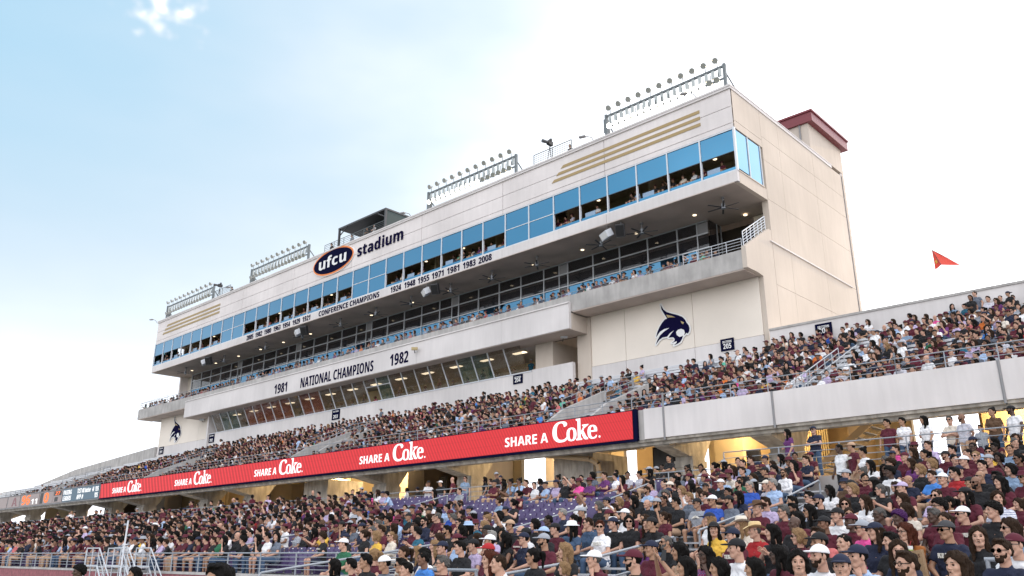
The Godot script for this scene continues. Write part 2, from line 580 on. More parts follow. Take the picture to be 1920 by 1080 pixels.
		for q in 6:
			b = MB.new()
			b.bx(d[0] + 0.5 + q * 0.2, d[0] + 0.69 + q * 0.2, 1.2 - q * 0.2, 1.24 - q * 0.2, -13.04, -13.77)
			part("step", b, mats.aluminium, st)
		b = MB.new()
		b.bx(d[0] - 0.66, d[0] + 0.48, 1.2, 1.24, -13.04, -13.77)
		part("platform", b, mats.aluminium, st)
	var pole := thing("white_pole", "tall thin white pole standing between the two metal stairs", "pole", Vector3(-31.4, 0, -12.9))
	b = MB.new()
	b.cyl(Vector3(-31.4, 0, -12.9), Vector3(-31.3, 2.85, -12.9), 0.035, 0.03, 10)
	part("shaft", b, mats.white_paint, pole)
	b = MB.new()
	b.cyl(Vector3(-31.4, 0, -12.9), Vector3(-31.4, 0.06, -12.9), 0.18, 0.16, 12)
	part("foot", b, mats.mid_grey, pole)

func upper_stand() -> void:
	var t := thing("upper_stand", "upper seating deck of pale concrete carried on columns above the lower stand", "grandstand", Vector3(-60, 7, -36))
	for k in 15:
		var z := -31.55 - 0.85 * k
		var y := upper_floor(z)
		var x0 := -160.0 if k < 3 else (-150.0 + 3.6 * k)
		var b := MB.new()
		b.bx(x0, 30.0, y - 0.55, y, z, z - 0.85 + 0.002)
		part("tread", b, mats.tread, t)
		if k > 0:
			b = MB.new()
			b.bx(x0, 30.0, y + 0.40, y + 0.44, z - 0.32, z - 0.6)
			b.bx(x0, 30.0, y + 0.68, y + 0.80, z - 0.70, z - 0.73)
			part("bench", b, mats.aluminium, t)
			b = MB.new()
			var x := x0
			while x < 0.0:
				b.bx(x, x + 0.06, y, y + 0.39, z - 0.5, z - 0.44)
				x += 3.0
			part("bench_legs", b, mats.galvanised, t)
	# underside
	var u := MB.new()
	u.prism(PackedVector2Array([Vector2(-31.45, 6.55), Vector2(-31.45, 6.35), Vector2(-33.0, 6.55), Vector2(-44.4, 11.1), Vector2(-44.4, 11.6), Vector2(-32.6, 6.9)]), Vector3(-160, 0, 0), Vector3(0, 0, 1), Vector3.UP, Vector3(190, 0, 0))
	part("underside_slab", u, mats.old_concrete, t)
	# parapets: left of the board's end they carry it, right of it they show
	var cuts := [-160.0, -113.0, -83.0, -52.0, -21.15, -20.05, -14.85, -6.6, 2.0, 30.0]
	for q in cuts.size() - 1:
		var b := MB.new()
		var top := 7.98
		b.bx(cuts[q] + 0.03, cuts[q + 1] - 0.03, 6.62, top, -31.2 if q > 3 else -31.34, -31.54)
		part("parapet_panel", b, mats.plaster_light if q > 3 else mats.concrete, t)
		b = MB.new()
		b.bx(cuts[q] + 0.031, cuts[q + 1] - 0.031, 6.5, 6.617, -31.28 if q > 3 else -31.36, -31.54)
		part("parapet_base", b, mats.old_concrete, t)
	for x in [-20.05, -14.85, -6.6]:
		var b := MB.new()
		b.cyl(Vector3(x, 6.5, -31.19), Vector3(x, 8.6 if x < -20.0 else 7.98, -31.19), 0.05, 0.05, 8)
		part("drain_pipe", b, mats.mid_grey, t)
	# back wall of the deck
	var bw := MB.new()
	bw.bx(-20.8, 30, 11.5, 14.15, -44.2, -44.5)
	part("back_wall", bw, mats.plaster_light, t)
	bw = MB.new()
	bw.bx(-20.8, 30, 14.153, 14.28, -44.15, -44.55)
	part("back_wall_cap", bw, mats.concrete, t)
	bw = MB.new()
	bw.prism(PackedVector2Array([Vector2(-102.3, 11.5), Vector2(-102.3, 14.3), Vector2(-128.0, 13.2), Vector2(-165, 9.6), Vector2(-165, 6.0)]), Vector3(0, 0, -44.5), Vector3.RIGHT, Vector3.UP, Vector3(0, 0, 0.3))
	part("back_wall", bw, mats.concrete, t)
	# raker beams and columns
	var cols := [[-15.7, 1.05], [-3.2, 1.0], [-20.5, 0.9], [-35.2, 1.1], [-43.1, 1.3], [-59.3, 1.5], [-66.6, 1.4], [-78.8, 1.6], [-86.0, 1.5], [-95.5, 1.6], [-109.3, 1.8], [-120.0, 1.8]]
	for c in cols:
		var b := MB.new()
		var hw: float = c[1] * 0.5
		b.prism(PackedVector2Array([Vector2(-31.56, 6.6), Vector2(-31.56, 6.3), Vector2(-33.2, 5.98), Vector2(-34.6, 5.98), Vector2(-35.5, 7.2), Vector2(-44.0, 10.6), Vector2(-44.0, 11.2), Vector2(-33.2, 6.72)]), Vector3(c[0] - hw * 0.9, 0, 0), Vector3(0, 0, 1), Vector3.UP, Vector3(hw * 1.8, 0, 0))
		part("raker_beam", b, mats.old_concrete, t)
		b = MB.new()
		b.bx(c[0] - hw, c[0] + hw, 3.3, 5.977, -33.4, -34.5)
		b.bx(c[0] - hw - 0.06, c[0] + hw + 0.06, 5.5, 5.8, -33.34, -34.56)
		part("column", b, mats.old_concrete, t)
	for c in [[-28.4, -25.8], [-51.8, -48.9]]:
		var b := MB.new()
		b.bx(c[0], c[1], 3.3, 6.6, -33.4, -36.4)
		part("pier", b, mats.old_concrete, t)
	# guard rail along the front edge
	var x := -112.0
	while x < 4.0:
		var b := MB.new()
		rail(b, Vector3(x, 7.98, -31.42), Vector3(minf(x + 8.5, 4.0), 7.98, -31.42), 0.62, 3, 1.7, 0.022, 0.022)
		part("guard_rail", b, mats.galvanised, t)
		x += 8.5
	# entrance walls with their rails
	for vx in [-26.3, -50.5, -74.5, -98.5]:
		for side in [-1.45, 1.45]:
			var b := MB.new()
			var xx: float = vx + side
			b.prism(PackedVector2Array([Vector2(-31.8, 6.9), Vector2(-31.8, 8.0), Vector2(-33.4, 9.0), Vector2(-37.2, 10.55), Vector2(-37.2, 9.0)]), Vector3(xx - 0.1, 0, 0), Vector3(0, 0, 1), Vector3.UP, Vector3(0.2, 0, 0))
			part("entrance_wall", b, mats.concrete, t)
			b = MB.new()
			rail(b, Vector3(xx, 9.0, -33.4), Vector3(xx, 10.5, -37.2), 0.55, 2, 1.3)
			part("entrance_rail", b, mats.galvanised, t)
		var b2 := MB.new()
		b2.bx(vx - 1.34, vx + 1.34, 7.0, 7.06, -32.0, -36.9)
		part("entrance_floor", b2, mats.concrete, t)
		b2 = MB.new()
		b2.bx(vx - 1.34, vx + 1.34, 7.1, 9.9, -36.9, -37.1)
		part("entrance_door", b2, mats.dark_grey, t)
		b2 = MB.new()
		rail(b2, Vector3(vx - 1.45, 10.5, -37.2), Vector3(vx + 1.45, 10.5, -37.2), 0.6, 3, 1.0)
		part("entrance_rail", b2, mats.galvanised, t)
	# stair with white rails on the right part of the deck
	for side in [-14.75, -13.85]:
		var b := MB.new()
		rail(b, Vector3(side, upper_floor(-32.2), -32.2), Vector3(side, upper_floor(-38.5), -38.5), 1.0, 4, 1.0, 0.024, 0.022)
		part("stair_rail", b, mats.pale_rail, t)
	var b3 := MB.new()
	rail(b3, Vector3(-13.5, upper_floor(-40.0), -40.0), Vector3(-13.5, upper_floor(-43.4), -43.4), 1.0, 2, 1.7, 0.026, 0.024)
	part("stair_rail", b3, mats.pale_rail, t)
	for k in 9:
		b3 = MB.new()
		var z := -32.2 - 0.75 * k
		b3.bx(-14.7, -13.9, upper_floor(z) + 0.02, upper_floor(z) + 0.24, z, z - 0.7)
		part("stair_step", b3, mats.concrete, t)

func concourse() -> void:
	var t := thing("concourse", "open concourse with ochre walls under the upper deck, behind the lower stand", "concourse", Vector3(-60, 4, -38))
	var b := MB.new()
	b.bx(-160, -15.0, 2.8, 3.6, -26.65, -60)
	part("concourse_floor", b, mats.concrete, t)
	b = MB.new()
	b.bx(-14.998, 30, 2.8, 4.1, -26.62, -60)
	part("concourse_floor", b, mats.concrete, t)
	# back wall, left open to the sky in places
	var gaps := [[-150.0, -138.0], [-135.6, -130.5], [-115.5, -107.0], [-104.6, -99.6], [-74.4, -72.3], [-71.0, -68.0], [-59.6, -58.2], [-38.6, -36.4], [-30.0, -29.1], [-24.95, -24.15], [-13.0, -10.1]]
	var x := -165.0
	var n := 0
	for g in gaps + [[30.0, 30.0]]:
		var x1: float = g[0]
		var w := x1 - x
		var k := maxi(1, roundi(w / 4.5))
		for q in k:
			b = MB.new()
			var a := x + w * q / k
			b.bx(a + 0.02, x + w * (q + 1) / k - 0.02, 5.55, 10.6, -42.0, -42.3)
			part("wall_panel", b, mats.ochre if n % 3 != 1 else mats.ochre_dark, t)
			b = MB.new()
			b.bx(a + 0.01, x + w * (q + 1) / k - 0.01, 3.602, 5.5, -41.9, -42.3)
			part("wall_base", b, mats.ochre_dark, t)
			n += 1
		if x1 < 29.0:
			b = MB.new()
			b.bx(x1 + 0.02, g[1] - 0.02, 3.602, 4.7, -41.94, -42.3)
			part("low_wall", b, mats.ochre, t)
		x = g[1]
	# wall blocks that stand forward
	for r in [[-21.6, -20.0, -38.2, "ochre"], [-33.4, -31.0, -38.5, "cream"], [-47.8, -45.5, -38.8, "ochre"], [-41.3, -39.3, -38.5, "cream"], [-56.5, -52.0, -37.5, "ochre"], [-64.8, -61.6, -38.5, "ochre_dark"], [-81.5, -79.0, -40.0, "ochre_dark"], [-91.0, -88.5, -40.0, "cream"], [-17.6, -14.8, -38.6, "ochre_dark"], [-8.9, -6.0, -37.5, "ochre_dark"]]:
		b = MB.new()
		b.bx(r[0], r[1], 3.603, 9.2, r[2], -41.88)
		part("wall_block", b, mats[r[3]], t)
	# dark store openings
	for r in [[-66.5, -65.0], [-57.8, -56.6], [-44.9, -43.2], [-97.0, -95.5]]:
		b = MB.new()
		b.bx(r[0], r[1], 3.604, 7.4, -37.2, -41.88)
		part("kiosk", b, mats.interior_dark, t)
	# steel stair at the right
	b = MB.new()
	for s in [-36.4, -37.8]:
		b.box(Vector3(-14.4, 6.1, s), Vector3(5.4, 0.3, 0.08), Basis(Vector3.BACK, 0.62))
	part("stair_stringer", b, mats.interior, t)
	for q in 14:
		b = MB.new()
		b.bx(-16.5 + q * 0.3, -16.22 + q * 0.3, 4.55 + q * 0.215, 4.59 + q * 0.215, -36.45, -37.75)
		part("stair_step", b, mats.mid_grey, t)
	# slatted screen beside the stair
	for q in 12:
		b = MB.new()
		b.bx(-16.9 + q * 0.11, -16.84 + q * 0.11, 4.2, 7.6, -38.2, -38.26)
		part("slat", b, mats.gold_edge, t)
	# lit fittings under the deck
	var spots := [[-18.2, -37.0], [-30.5, -36.8], [-46.5, -37.0], [-53.5, -36.6], [-69.5, -39.5], [-7.0, -36.0]]
	for s in spots:
		var y: float = 6.55 + (-33.0 - s[1]) * 0.399 - 0.34
		var l := thing("concourse_lamp", "small lit lamp under the upper deck, %s" % {-18.2: "behind the column right of the ribbon board", -30.5: "left of the wide concrete pier", -46.5: "between the third and fourth column from the pier", -53.5: "left of the second concrete pier", -69.5: "in the bright concourse bay at the left", -7.0: "at the far right over the standing people"}[s[0]], "lamp", Vector3(s[0], y, s[1]), "lamps under the upper deck")
		b = MB.new()
		b.box(Vector3(s[0], y + 0.09, s[1]), Vector3(0.7, 0.08, 0.3))
		part("housing", b, mats.white_paint, l)
		b = MB.new()
		b.box(Vector3(s[0], y, s[1]), Vector3(0.42, 0.06, 0.24))
		var dm := part("diffuser", b, mats.lamp_glow, l)
		dm.set_meta("kind", "thing")
		var o := OmniLight3D.new()
		o.position = Vector3(0, -0.1, 0)
		o.light_color = Color(1.0, 0.86, 0.64)
		o.light_energy = 30.0
		o.omni_range = 30.0
		o.omni_attenuation = 2.0
		o.light_size = 0.15
		o.shadow_enabled = true
		l.add_child(o)
	# screens, speaker and pipe
	for s in [[-19.3, 6.0, -37.9, "under the deck, right of the drain pipe"], [-42.0, 6.1, -37.9, "beside the cream concourse wall"], [-48.0, 6.1, -37.5, "left of the fourth column"], [-87.3, 6.3, -37.5, "at the left end of the concourse"]]:
		var m := thing("wall_screen", "dark concourse screen hung %s" % s[3], "screen", Vector3(s[0], s[1], s[2]), "dark screens in the concourse")
		b = MB.new()
		b.box(Vector3(s[0], s[1], s[2]), Vector3(0.75, 1.15, 0.1))
		part("casing", b, mats.black, m)
		b = MB.new()
		b.box(Vector3(s[0], s[1], s[2] + 0.054), Vector3(0.66, 1.05, 0.004))
		part("panel", b, flat("dark_screen", lin(0.01, 0.012, 0.02), 0.15), m)
	var sp := thing("loudspeaker_cabinet", "large black box loudspeaker on a ledge right of the drain pipe", "loudspeaker", Vector3(-22.6, 5.9, -35.4))
	b = MB.new()
	b.bx(-23.2, -21.9, 5.6, 6.75, -34.9, -35.8)
	part("cabinet", b, mats.black, sp)
	b = MB.new()
	b.bx(-23.1, -22.0, 5.7, 6.65, -34.86, -34.898)
	part("grille", b, mats.dark_grey, sp)
	b = MB.new()
	b.bx(-23.5, -21.6, 3.604, 5.597, -34.8, -36.0)
	part("ledge", b, mats.ochre_dark, sp)
	var pp := thing("drain_pipe", "thick tan drain pipe bending down the right side of the wide pier", "pipe", Vector3(-25.2, 3.6, -33.1))
	b = MB.new()
	b.tube([Vector3(-28.2, 6.55, -32.2), Vector3(-25.6, 6.2, -32.9), Vector3(-25.25, 5.95, -33.05), Vector3(-25.2, 5.6, -33.1), Vector3(-25.2, 3.61, -33.1)], 0.13, 12)
	for j in [[-28.2, 6.55, -32.2], [-25.6, 6.2, -32.9], [-25.25, 5.95, -33.05], [-25.2, 5.6, -33.1]]:
		b.ball(Vector3(j[0], j[1], j[2]), Vector3.ONE * 0.132, 8, 12)
	part("pipe", b, flat("tan_pipe", lin(0.42, 0.30, 0.18), 0.5), pp)
	b = MB.new()
	for y in [4.8, 5.5]:
		b.cyl(Vector3(-25.2, y, -33.1), Vector3(-25.2, y + 0.08, -33.1), 0.16, 0.16, 12)
	part("clamp", b, mats.mid_grey, pp)

func press_box() -> void:
	var t := thing("press_box_building", "long cream press box building with two glazed storeys above the upper deck", "building", Vector3(-61.6, 11, -51))
	var b := MB.new()
	# upper wall core, roof, back and end walls
	b.bx(XL + 0.12, XR - 0.12, 27.0, 29.9, -42.62, -43.0)
	part("upper_wall_core", b, mats.plaster, t)
	var xs := [XL, -91.3, -81.0, -70.8, -60.8, -50.74, -41.0, -31.0, XR]
	var ys := [[27.03, 27.36], [27.40, 28.52], [28.56, 29.78]]
	for q in 8:
		for y in ys:
			b = MB.new()
			b.bx(xs[q] + (0.02 if q > 0 else 0.0), xs[q + 1] - (0.02 if q < 7 else 0.0), y[0], y[1], -42.5, -42.618)
			part("wall_panel", b, mats.plaster, t)
	b = MB.new()
	b.bx(XL - 0.05, XR + 0.05, 29.78, 30.0, -42.4, -42.9)
	b.bx(XL - 0.08, XR + 0.08, 29.93, 30.06, -42.36, -42.9)
	b.bx(XR - 0.45, XR + 0.05, 29.78, 30.0, -42.903, -58.0)
	b.bx(XR - 0.45, XR + 0.08, 30.002, 30.06, -42.903, -58.0)
	part("coping", b, mats.plaster_light, t)
	b = MB.new()
	b.bx(XL + 0.4, XR - 0.5, 29.3, 29.5, -43.0, -60)
	part("roof", b, mats.mid_grey, t)
	b = MB.new()
	b.bx(XL, XR, 11.0, 30, -59.8, -60)
	b.bx(XL, XL + 0.3, 14.0, 30, -46.2, -59.78)
	part("rear_wall", b, mats.plaster, t)
	# gold stripes, the lower ones shifted
	for g in [[-35.0, -23.26], [-99.7, -86.1]]:
		for k in 3:
			b = MB.new()
			var x0: float = g[0] - 0.45 * k
			var x1: float = g[1]
			var y := 29.0 - 0.46 * k
			b.prism(PackedVector2Array([Vector2(x0, y - 0.11), Vector2(x1, y - 0.11), Vector2(x1, y + 0.11), Vector2(x0 + 0.25, y + 0.11)]), Vector3(0, 0, -42.497), Vector3.RIGHT, Vector3.UP, Vector3(0, 0, 0.03))
			part("gold_stripe", b, mats.gold, t)
	# suite storey: floor, fascia, rooms, windows
	for q in 8:
		b = MB.new()
		b.bx(xs[q] + 0.015, xs[q + 1] - 0.015, 23.36, 24.08, -42.45, -42.7)
		part("fascia_panel", b, mats.plaster_light, t)
	b = MB.new()
	b.bx(XL, XR - 0.3, 23.3, 23.36, -42.44, -46.4)
	b.bx(XL, XR - 0.3, 23.363, 23.6, -42.71, -48.4)
	part("soffit", b, mats.soffit, t)
	b = MB.new()
	b.bx(XL + 0.02, XR - 0.3, 27.05, 27.2, -42.65, -48.4)
	part("suite_ceiling", b, mats.interior, t)
	b = MB.new()
	b.bx(XL + 0.3, XR - 0.3, 23.6, 27.05, -46.6, -46.9)
	part("suite_back_wall", b, mats.interior, t)
	b = MB.new()
	b.bx(XL + 0.02, XR - 0.32, 23.602, 23.64, -42.72, -46.58)
	part("suite_floor", b, mats.carpet, t)
	for k in range(3, 33, 3):
		b = MB.new()
		var x := XR - BAY * k
		b.bx(x - 0.08, x + 0.08, 23.65, 27.04, -44.0, -46.58)
		part("suite_partition", b, mats.interior, t)
	var light := MB.new()
	light.cyl(Vector3(0, 0.02, 0), Vector3(0, -0.03, 0), 0.13, 0.13, 12)
	var light_mesh := light.mesh(mats.lamp_glow)
	for k in 33:
		var xa := XR - BAY * (k + 1)
		var xc := xa + BAY * 0.5
		var w := Node3D.new()
		w.position = Vector3(xc, 24.1, -42.55) - t.position
		put(w, "window", t)
		var off := t.position + w.position
		b = MB.new()
		b.bx(xa - 0.045, xa + 0.045, 24.083, 27.0, -42.47, -42.63)
		b.bx(xa + 0.046, xa + BAY - 0.046, 24.083, 24.16, -42.48, -42.62)
		b.bx(xa + 0.046, xa + BAY - 0.046, 26.92, 27.0, -42.48, -42.62)
		part("frame", b, mats.white_paint, w, off)
		var shut: bool = k in [6, 7, 14, 15, 24, 25]
		b = MB.new()
		var py := 25.45 if not shut else 25.55
		var lean_b := Basis(Vector3.UP, rng.randf_range(-0.008, 0.008)) * Basis(Vector3.RIGHT, rng.randf_range(-0.008, 0.008))
		b.box(Vector3(xc, (py + 26.92) * 0.5, -42.54), Vector3(BAY - 0.09, 26.92 - py, 0.012), lean_b)
		part("upper_pane", b, mats.glass_blue, w, off)
		b = MB.new()
		if shut:
			b.bx(xa + 0.046, xa + BAY - 0.046, 25.49, 25.55, -42.5, -42.6)
			part("sash_bar", b, mats.white_paint, w, off)
			b = MB.new()
			b.bx(xa + 0.045, xa + BAY - 0.045, 24.16, 25.49, -42.53, -42.545)
			part("lower_pane", b, mats.glass_blue, w, off)
		else:
			b.bx(xa + 0.046, xa + BAY - 0.046, 25.41, 25.448, -42.5, -42.6)
			part("sash_bar", b, mats.dark_grey, w, off)
			b = MB.new()
			b.bx(xa + 0.05, xa + BAY - 0.05, 24.161, 24.38, -42.56, -42.572)
			part("lower_pane", b, mats.glass_blue, w, off)
		if k % 2 == 0:
			b = MB.new()
			b.bx(xa + 0.25, xa + 1.15, 24.2, 24.82, -42.78, -42.8)
			part("screen_back", b, flat("screen_back", lin(0.25, 0.36, 0.5), 0.3), w, off)
		shared("ceiling_light", light_mesh, t, Vector3(xc - 0.5, 27.04, -43.7) - t.position)
		if k % 2 == 1:
			shared("ceiling_light", light_mesh, t, Vector3(xc + 0.6, 27.04, -45.6) - t.position)
		b = MB.new()
		b.bx(xa + 0.1, xa + BAY - 0.1, 23.65, 24.3, -42.72, -42.95)
		part("counter", b, mats.mid_grey, t)
	b = MB.new()
	b.bx(XR - 0.09, XR + 0.03, 24.083, 27.05, -42.46, -42.64)
	part("corner_post", b, mats.white_paint, t)
	for r in [[-42.66, -44.2], [-44.26, -45.9]]:
		var w := Node3D.new()
		w.position = Vector3(XR, 24.1, r[0]) - t.position
		put(w, "side_window", t)
		b = MB.new()
		b.bx(XR - 0.1, XR + 0.02, 24.1, 27.0, r[1] + 0.03, r[1] - 0.03)
		part("frame", b, mats.white_paint, w, t.position + w.position)
		b = MB.new()
		b.bx(XR - 0.05, XR - 0.035, 24.3 if r[0] > -43 else 24.12, 26.95, r[0], r[1] + 0.031)
		part("pane", b, mats.glass_blue, w, t.position + w.position)
	# left end windows of the suite storey
	b = MB.new()
	for zz in [-43.9, -45.4]:
		b.bx(XL - 0.03, XL + 0.08, 24.1, 27.0, zz + 0.04, zz - 0.04)
	b.bx(XL - 0.03, XL + 0.08, 24.09, 27.0, -42.46, -42.6)
	part("corner_post", b, mats.white_paint, t)
	b = MB.new()
	b.bx(XL + 0.02, XL + 0.035, 24.1, 26.98, -42.61, -45.36)
	part("side_pane", b, mats.glass_blue, t)
	# right side wall: panels over a core, following the stepped front
	b = MB.new()
	b.bx(XR - 0.42, XR - 0.12, 11.0, 29.7, -46.3, -59.9)
	b.bx(XR - 0.42, XR - 0.12, 27.06, 29.7, -43.01, -46.298)
	part("side_wall_core", b, mats.cream, t)
	var zc := [-46.3, -48.9, -54.5, -59.95]
	var yc := [11.0, 14.5, 17.6, 20.4, 23.4, 26.2, 27.9, 29.78]
	for q in 3:
		for r in 7:
			if q == 2 and r == 0:
				continue
			b = MB.new()
			b.bx(XR - 0.118, XR, yc[r] + 0.01, yc[r + 1] - 0.01, zc[q] - 0.01, zc[q + 1] + 0.01)
			part("side_panel", b, mats.cream, t)
	for r in [[27.06, 27.585], [27.615, 29.78]]:
		b = MB.new()
		b.bx(XR - 0.118, XR, r[0], r[1], -42.503, -46.285)
		part("side_panel", b, mats.cream, t)
	b = MB.new()
	b.bx(XR - 0.3, XR - 0.004, 23.3, 24.06, -42.703, -46.28)
	b.bx(XR - 0.3, XR + 0.04, 24.062, 24.14, -42.703, -46.0)
	part("side_fascia", b, mats.cream, t)
	b = MB.new()
	b.prism(PackedVector2Array([Vector2(-42.6, 17.8), Vector2(-42.6, 19.15), Vector2(-45.9, 21.2), Vector2(-46.28, 21.2), Vector2(-46.28, 11.0), Vector2(-44.55, 11.0), Vector2(-44.55, 17.72), Vector2(-43.9, 17.8)]), Vector3(XR - 0.3, 0, 0), Vector3(0, 0, 1), Vector3.UP, Vector3(0.298, 0, 0))
	part("side_panel", b, mats.cream, t)
	b = MB.new()
	b.bx(XR + 0.002, XR + 0.09, 20.36, 20.44, -46.0, -59.0)
	part("side_ledge", b, mats.plaster_light, t)
	# balcony storey
	b = MB.new()
	b.bx(-104.9, XR - 0.31, 17.85, 18.1, -42.9, -46.6)
	part("balcony_floor", b, mats.concrete, t)
	var bc := [-105.0, -91.5, -81, -70.8, -60.8, -50.74, -41.0, -34.5, -21.32]
	for q in 8:
		b = MB.new()
		b.bx(bc[q] + 0.01, bc[q + 1] - 0.01, 17.8, 19.0, -42.7, -42.898)
		part("balcony_front", b, mats.concrete, t)
	for e in [[-34.4, XR - 0.302], [-105.0, -92.0]]:
		b = MB.new()
		b.bx(e[0], e[1], 17.72, 17.848, -42.72, -44.5)
		part("balcony_soffit", b, mats.soffit, t)
	b = MB.new()
	b.prism(PackedVector2Array([Vector2(-42.7, 17.8), Vector2(-42.7, 19.0), Vector2(-46.2, 20.6), Vector2(-46.2, 17.8)]), Vector3(-105.2, 0, 0), Vector3(0, 0, 1), Vector3.UP, Vector3(0.19, 0, 0))
	part("balcony_end", b, mats.concrete, t)
	b = MB.new()
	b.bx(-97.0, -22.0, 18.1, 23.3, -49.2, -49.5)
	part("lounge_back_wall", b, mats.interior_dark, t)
	b = MB.new()
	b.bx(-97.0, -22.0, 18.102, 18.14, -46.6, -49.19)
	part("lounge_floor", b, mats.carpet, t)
	b = MB.new()
	b.bx(XR - 2.0, XR - 0.43, 18.1, 23.3, -48.2, -48.5)
	b.bx(XL + 0.3, -95.3, 18.1, 23.3, -47.2, -47.5)
	part("balcony_end_wall", b, mats.cream_bounce_lit, t)  # lit look under the soffit comes from the lighter colour
	for k in range(1, 31):
		var xa := -23.0 - BAY * (k + 1)
		var w := Node3D.new()
		w.position = Vector3(xa + BAY * 0.5, 18.1, -46.5) - t.position
		put(w, "balcony_window", t)
		var off := t.position + w.position
		var door: bool = k % 5 == 1
		b = MB.new()
		b.bx(xa - 0.04, xa + 0.04, 18.11, 23.29, -46.42, -46.58)
		for y in [18.11, 21.27, 22.32, 23.21]:
			b.bx(xa + 0.041, xa + BAY - 0.041, y, y + 0.08, -46.43, -46.57)
		part("frame", b, mats.frame, w, off)
		for r in [["lower_pane", 18.2, 21.27, "glass_pale"], ["middle_pane", 21.35, 22.32, "glass_dark"], ["upper_pane", 22.4, 23.21, "glass_dark"]]:
			b = MB.new()
			b.bx(xa + 0.04, xa + BAY - 0.04 - (0.9 if door else 0.0), r[1], r[2], -46.5, -46.515)
			part(r[0], b, mats[r[3]], w, off)
		if door:
			b = MB.new()
			b.bx(xa + BAY - 0.92, xa + BAY - 0.86, 18.192, 23.2, -46.44, -46.56)
			b.bx(xa + BAY - 0.86, xa + BAY - 0.05, 22.3, 22.4, -46.44, -46.56)
			part("door_frame", b, mats.frame, w, off)
			b = MB.new()
			b.bx(xa + BAY - 0.855, xa + BAY - 0.055, 22.42, 23.15, -46.45, -46.54)
			part("vent", b, mats.mid_grey, w, off)
			b = MB.new()
			b.bx(xa + BAY - 0.855, xa + BAY - 0.055, 18.2, 22.29, -46.5, -46.515)
			part("door_pane", b, mats.glass_dark, w, off)
	for zz in [-47.6, -48.15]:
		b = MB.new()
		b.bx(-25.52, -25.42, 18.11, 23.29, zz + 0.03, zz - 0.03)
		part("return_frame", b, mats.frame, t)
	b = MB.new()
	b.bx(-25.48, -25.465, 18.11, 23.29, -46.6, -48.1)
	part("return_pane", b, mats.glass_dark, t)
	for x in [-25.72, -23.22, -30.46, -35.31, -40.2, -45.01, -50.0, -54.91, -60.91, -66.0, -71.1, -76.25, -80.9, -85.68, -91.0, -97.0]:
		shared("recessed_light", light_mesh, t, Vector3(x, 23.295, -45.2 if x != -23.22 else -47.5) - t.position)
	# balcony rails
	b = MB.new()
	rail(b, Vector3(-25.4, 19.0, -42.8), Vector3(XR - 0.35, 19.0, -42.8), 0.75, 4, 1.0, 0.025, 0.02)
	part("balcony_rail", b, mats.white_paint, t)
	b = MB.new()
	rail(b, Vector3(XR - 0.15, 19.2, -42.65), Vector3(XR - 0.15, 21.15, -45.8), 0.9, 5, 0.6, 0.035, 0.03)
	part("balcony_rail", b, mats.white_paint, t)
	b = MB.new()
	rail(b, Vector3(-104.8, 19.0, -42.8), Vector3(-90.0, 19.0, -42.8), 0.75, 3, 1.5, 0.025, 0.02)
	rail(b, Vector3(-105.1, 19.0, -42.8), Vector3(-105.1, 20.6, -46.2), 0.8, 3, 1.2, 0.025, 0.02)
	part("balcony_rail", b, mats.galvanised, t)
	b = MB.new()
	rail(b, Vector3(-89.9, 19.0, -42.8), Vector3(-25.5, 19.0, -42.8), 0.22, 2, 2.5, 0.02, 0.02)
	part("balcony_rail", b, mats.galvanised, t)
	# national champions board
	for q in range(0, 6):
		var bx0: float = [-91.8, -81.0, -70.8, -60.8, -50.74, -41.0, -34.5][q]
		var bx1: float = [-91.8, -81.0, -70.8, -60.8, -50.74, -41.0, -34.5][q + 1]
		b = MB.new()
		b.bx(bx0 + 0.008, bx1 - 0.008, 16.55, 18.36, -42.45, -42.69)
		part("champions_board", b, mats.plaster_light, t)
		b = MB.new()
		b.bx(bx0 + 0.004, bx1 - 0.004, 18.362, 18.46, -42.38, -42.69)
		part("board_moulding", b, mats.plaster_light, t)
	b = MB.new()
	b.bx(-91.8, -34.5, 16.5, 16.547, -42.5, -44.5)
	part("board_soffit", b, mats.soffit, t)
	b = MB.new()
	b.bx(-34.72, -34.5, 16.55, 17.7, -42.7, -44.5)
	b.bx(-91.8, -91.6, 16.55, 17.7, -42.7, -44.5)
	part("board_return", b, mats.cream, t)
	# leaning press windows
	var lean := Vector3(0, 2.05, 1.0)
	for k in 27:
		var xa := -40.2 - 1.745 * (k + 1)
		var w := Node3D.new()
		w.position = Vector3(xa, 14.9, -44.6) - t.position
		put(w, "press_window", t)
		var off := t.position + w.position
		var axis := lean.normalized()
		var bs := Basis(Vector3.RIGHT, axis, Vector3.RIGHT.cross(axis))
		var mid := Vector3(xa, 14.45, -44.6) + lean * 0.5
		b = MB.new()
		b.box(mid, Vector3(0.08, 2.28, 0.12), bs)
		b.box(Vector3(xa + 0.872, 14.45, -44.6) + lean * 0.02, Vector3(1.66, 0.08, 0.11), bs)
		if k in [9, 10]:
			b.box(Vector3(xa + 0.872, 14.45, -44.6) + lean * 0.7, Vector3(1.66, 0.07, 0.11), bs)
		part("frame", b, mats.white_paint, w, off)
		b = MB.new()
		if k == 10:
			b.box(mid + Vector3(0.872, 0, 0) + axis * 0.82, Vector3(1.66, 0.6, 0.015), bs)
		else:
			b.box(mid + Vector3(0.872, 0, 0), Vector3(1.66, 2.26, 0.015), bs)
		part("pane", b, mats.glass_reflect_red if k in [15, 16, 18, 19, 20, 21, 22] else (mats.glass_reflect_green if k in [2, 3, 9, 24, 25] else mats.glass_reflect_amber), w, off)  # pane colour carries the painted reflection, reddish towards the left
	b = MB.new()
	b.bx(-88.0, -39.5, 14.1, 16.5, -48.4, -48.6)
	part("press_room_back_wall", b, mats.ochre, t)
	b = MB.new()
	b.bx(-88.0, -39.5, 16.552, 16.7, -44.503, -48.6)
	part("press_room_ceiling", b, mats.plaster_light, t)
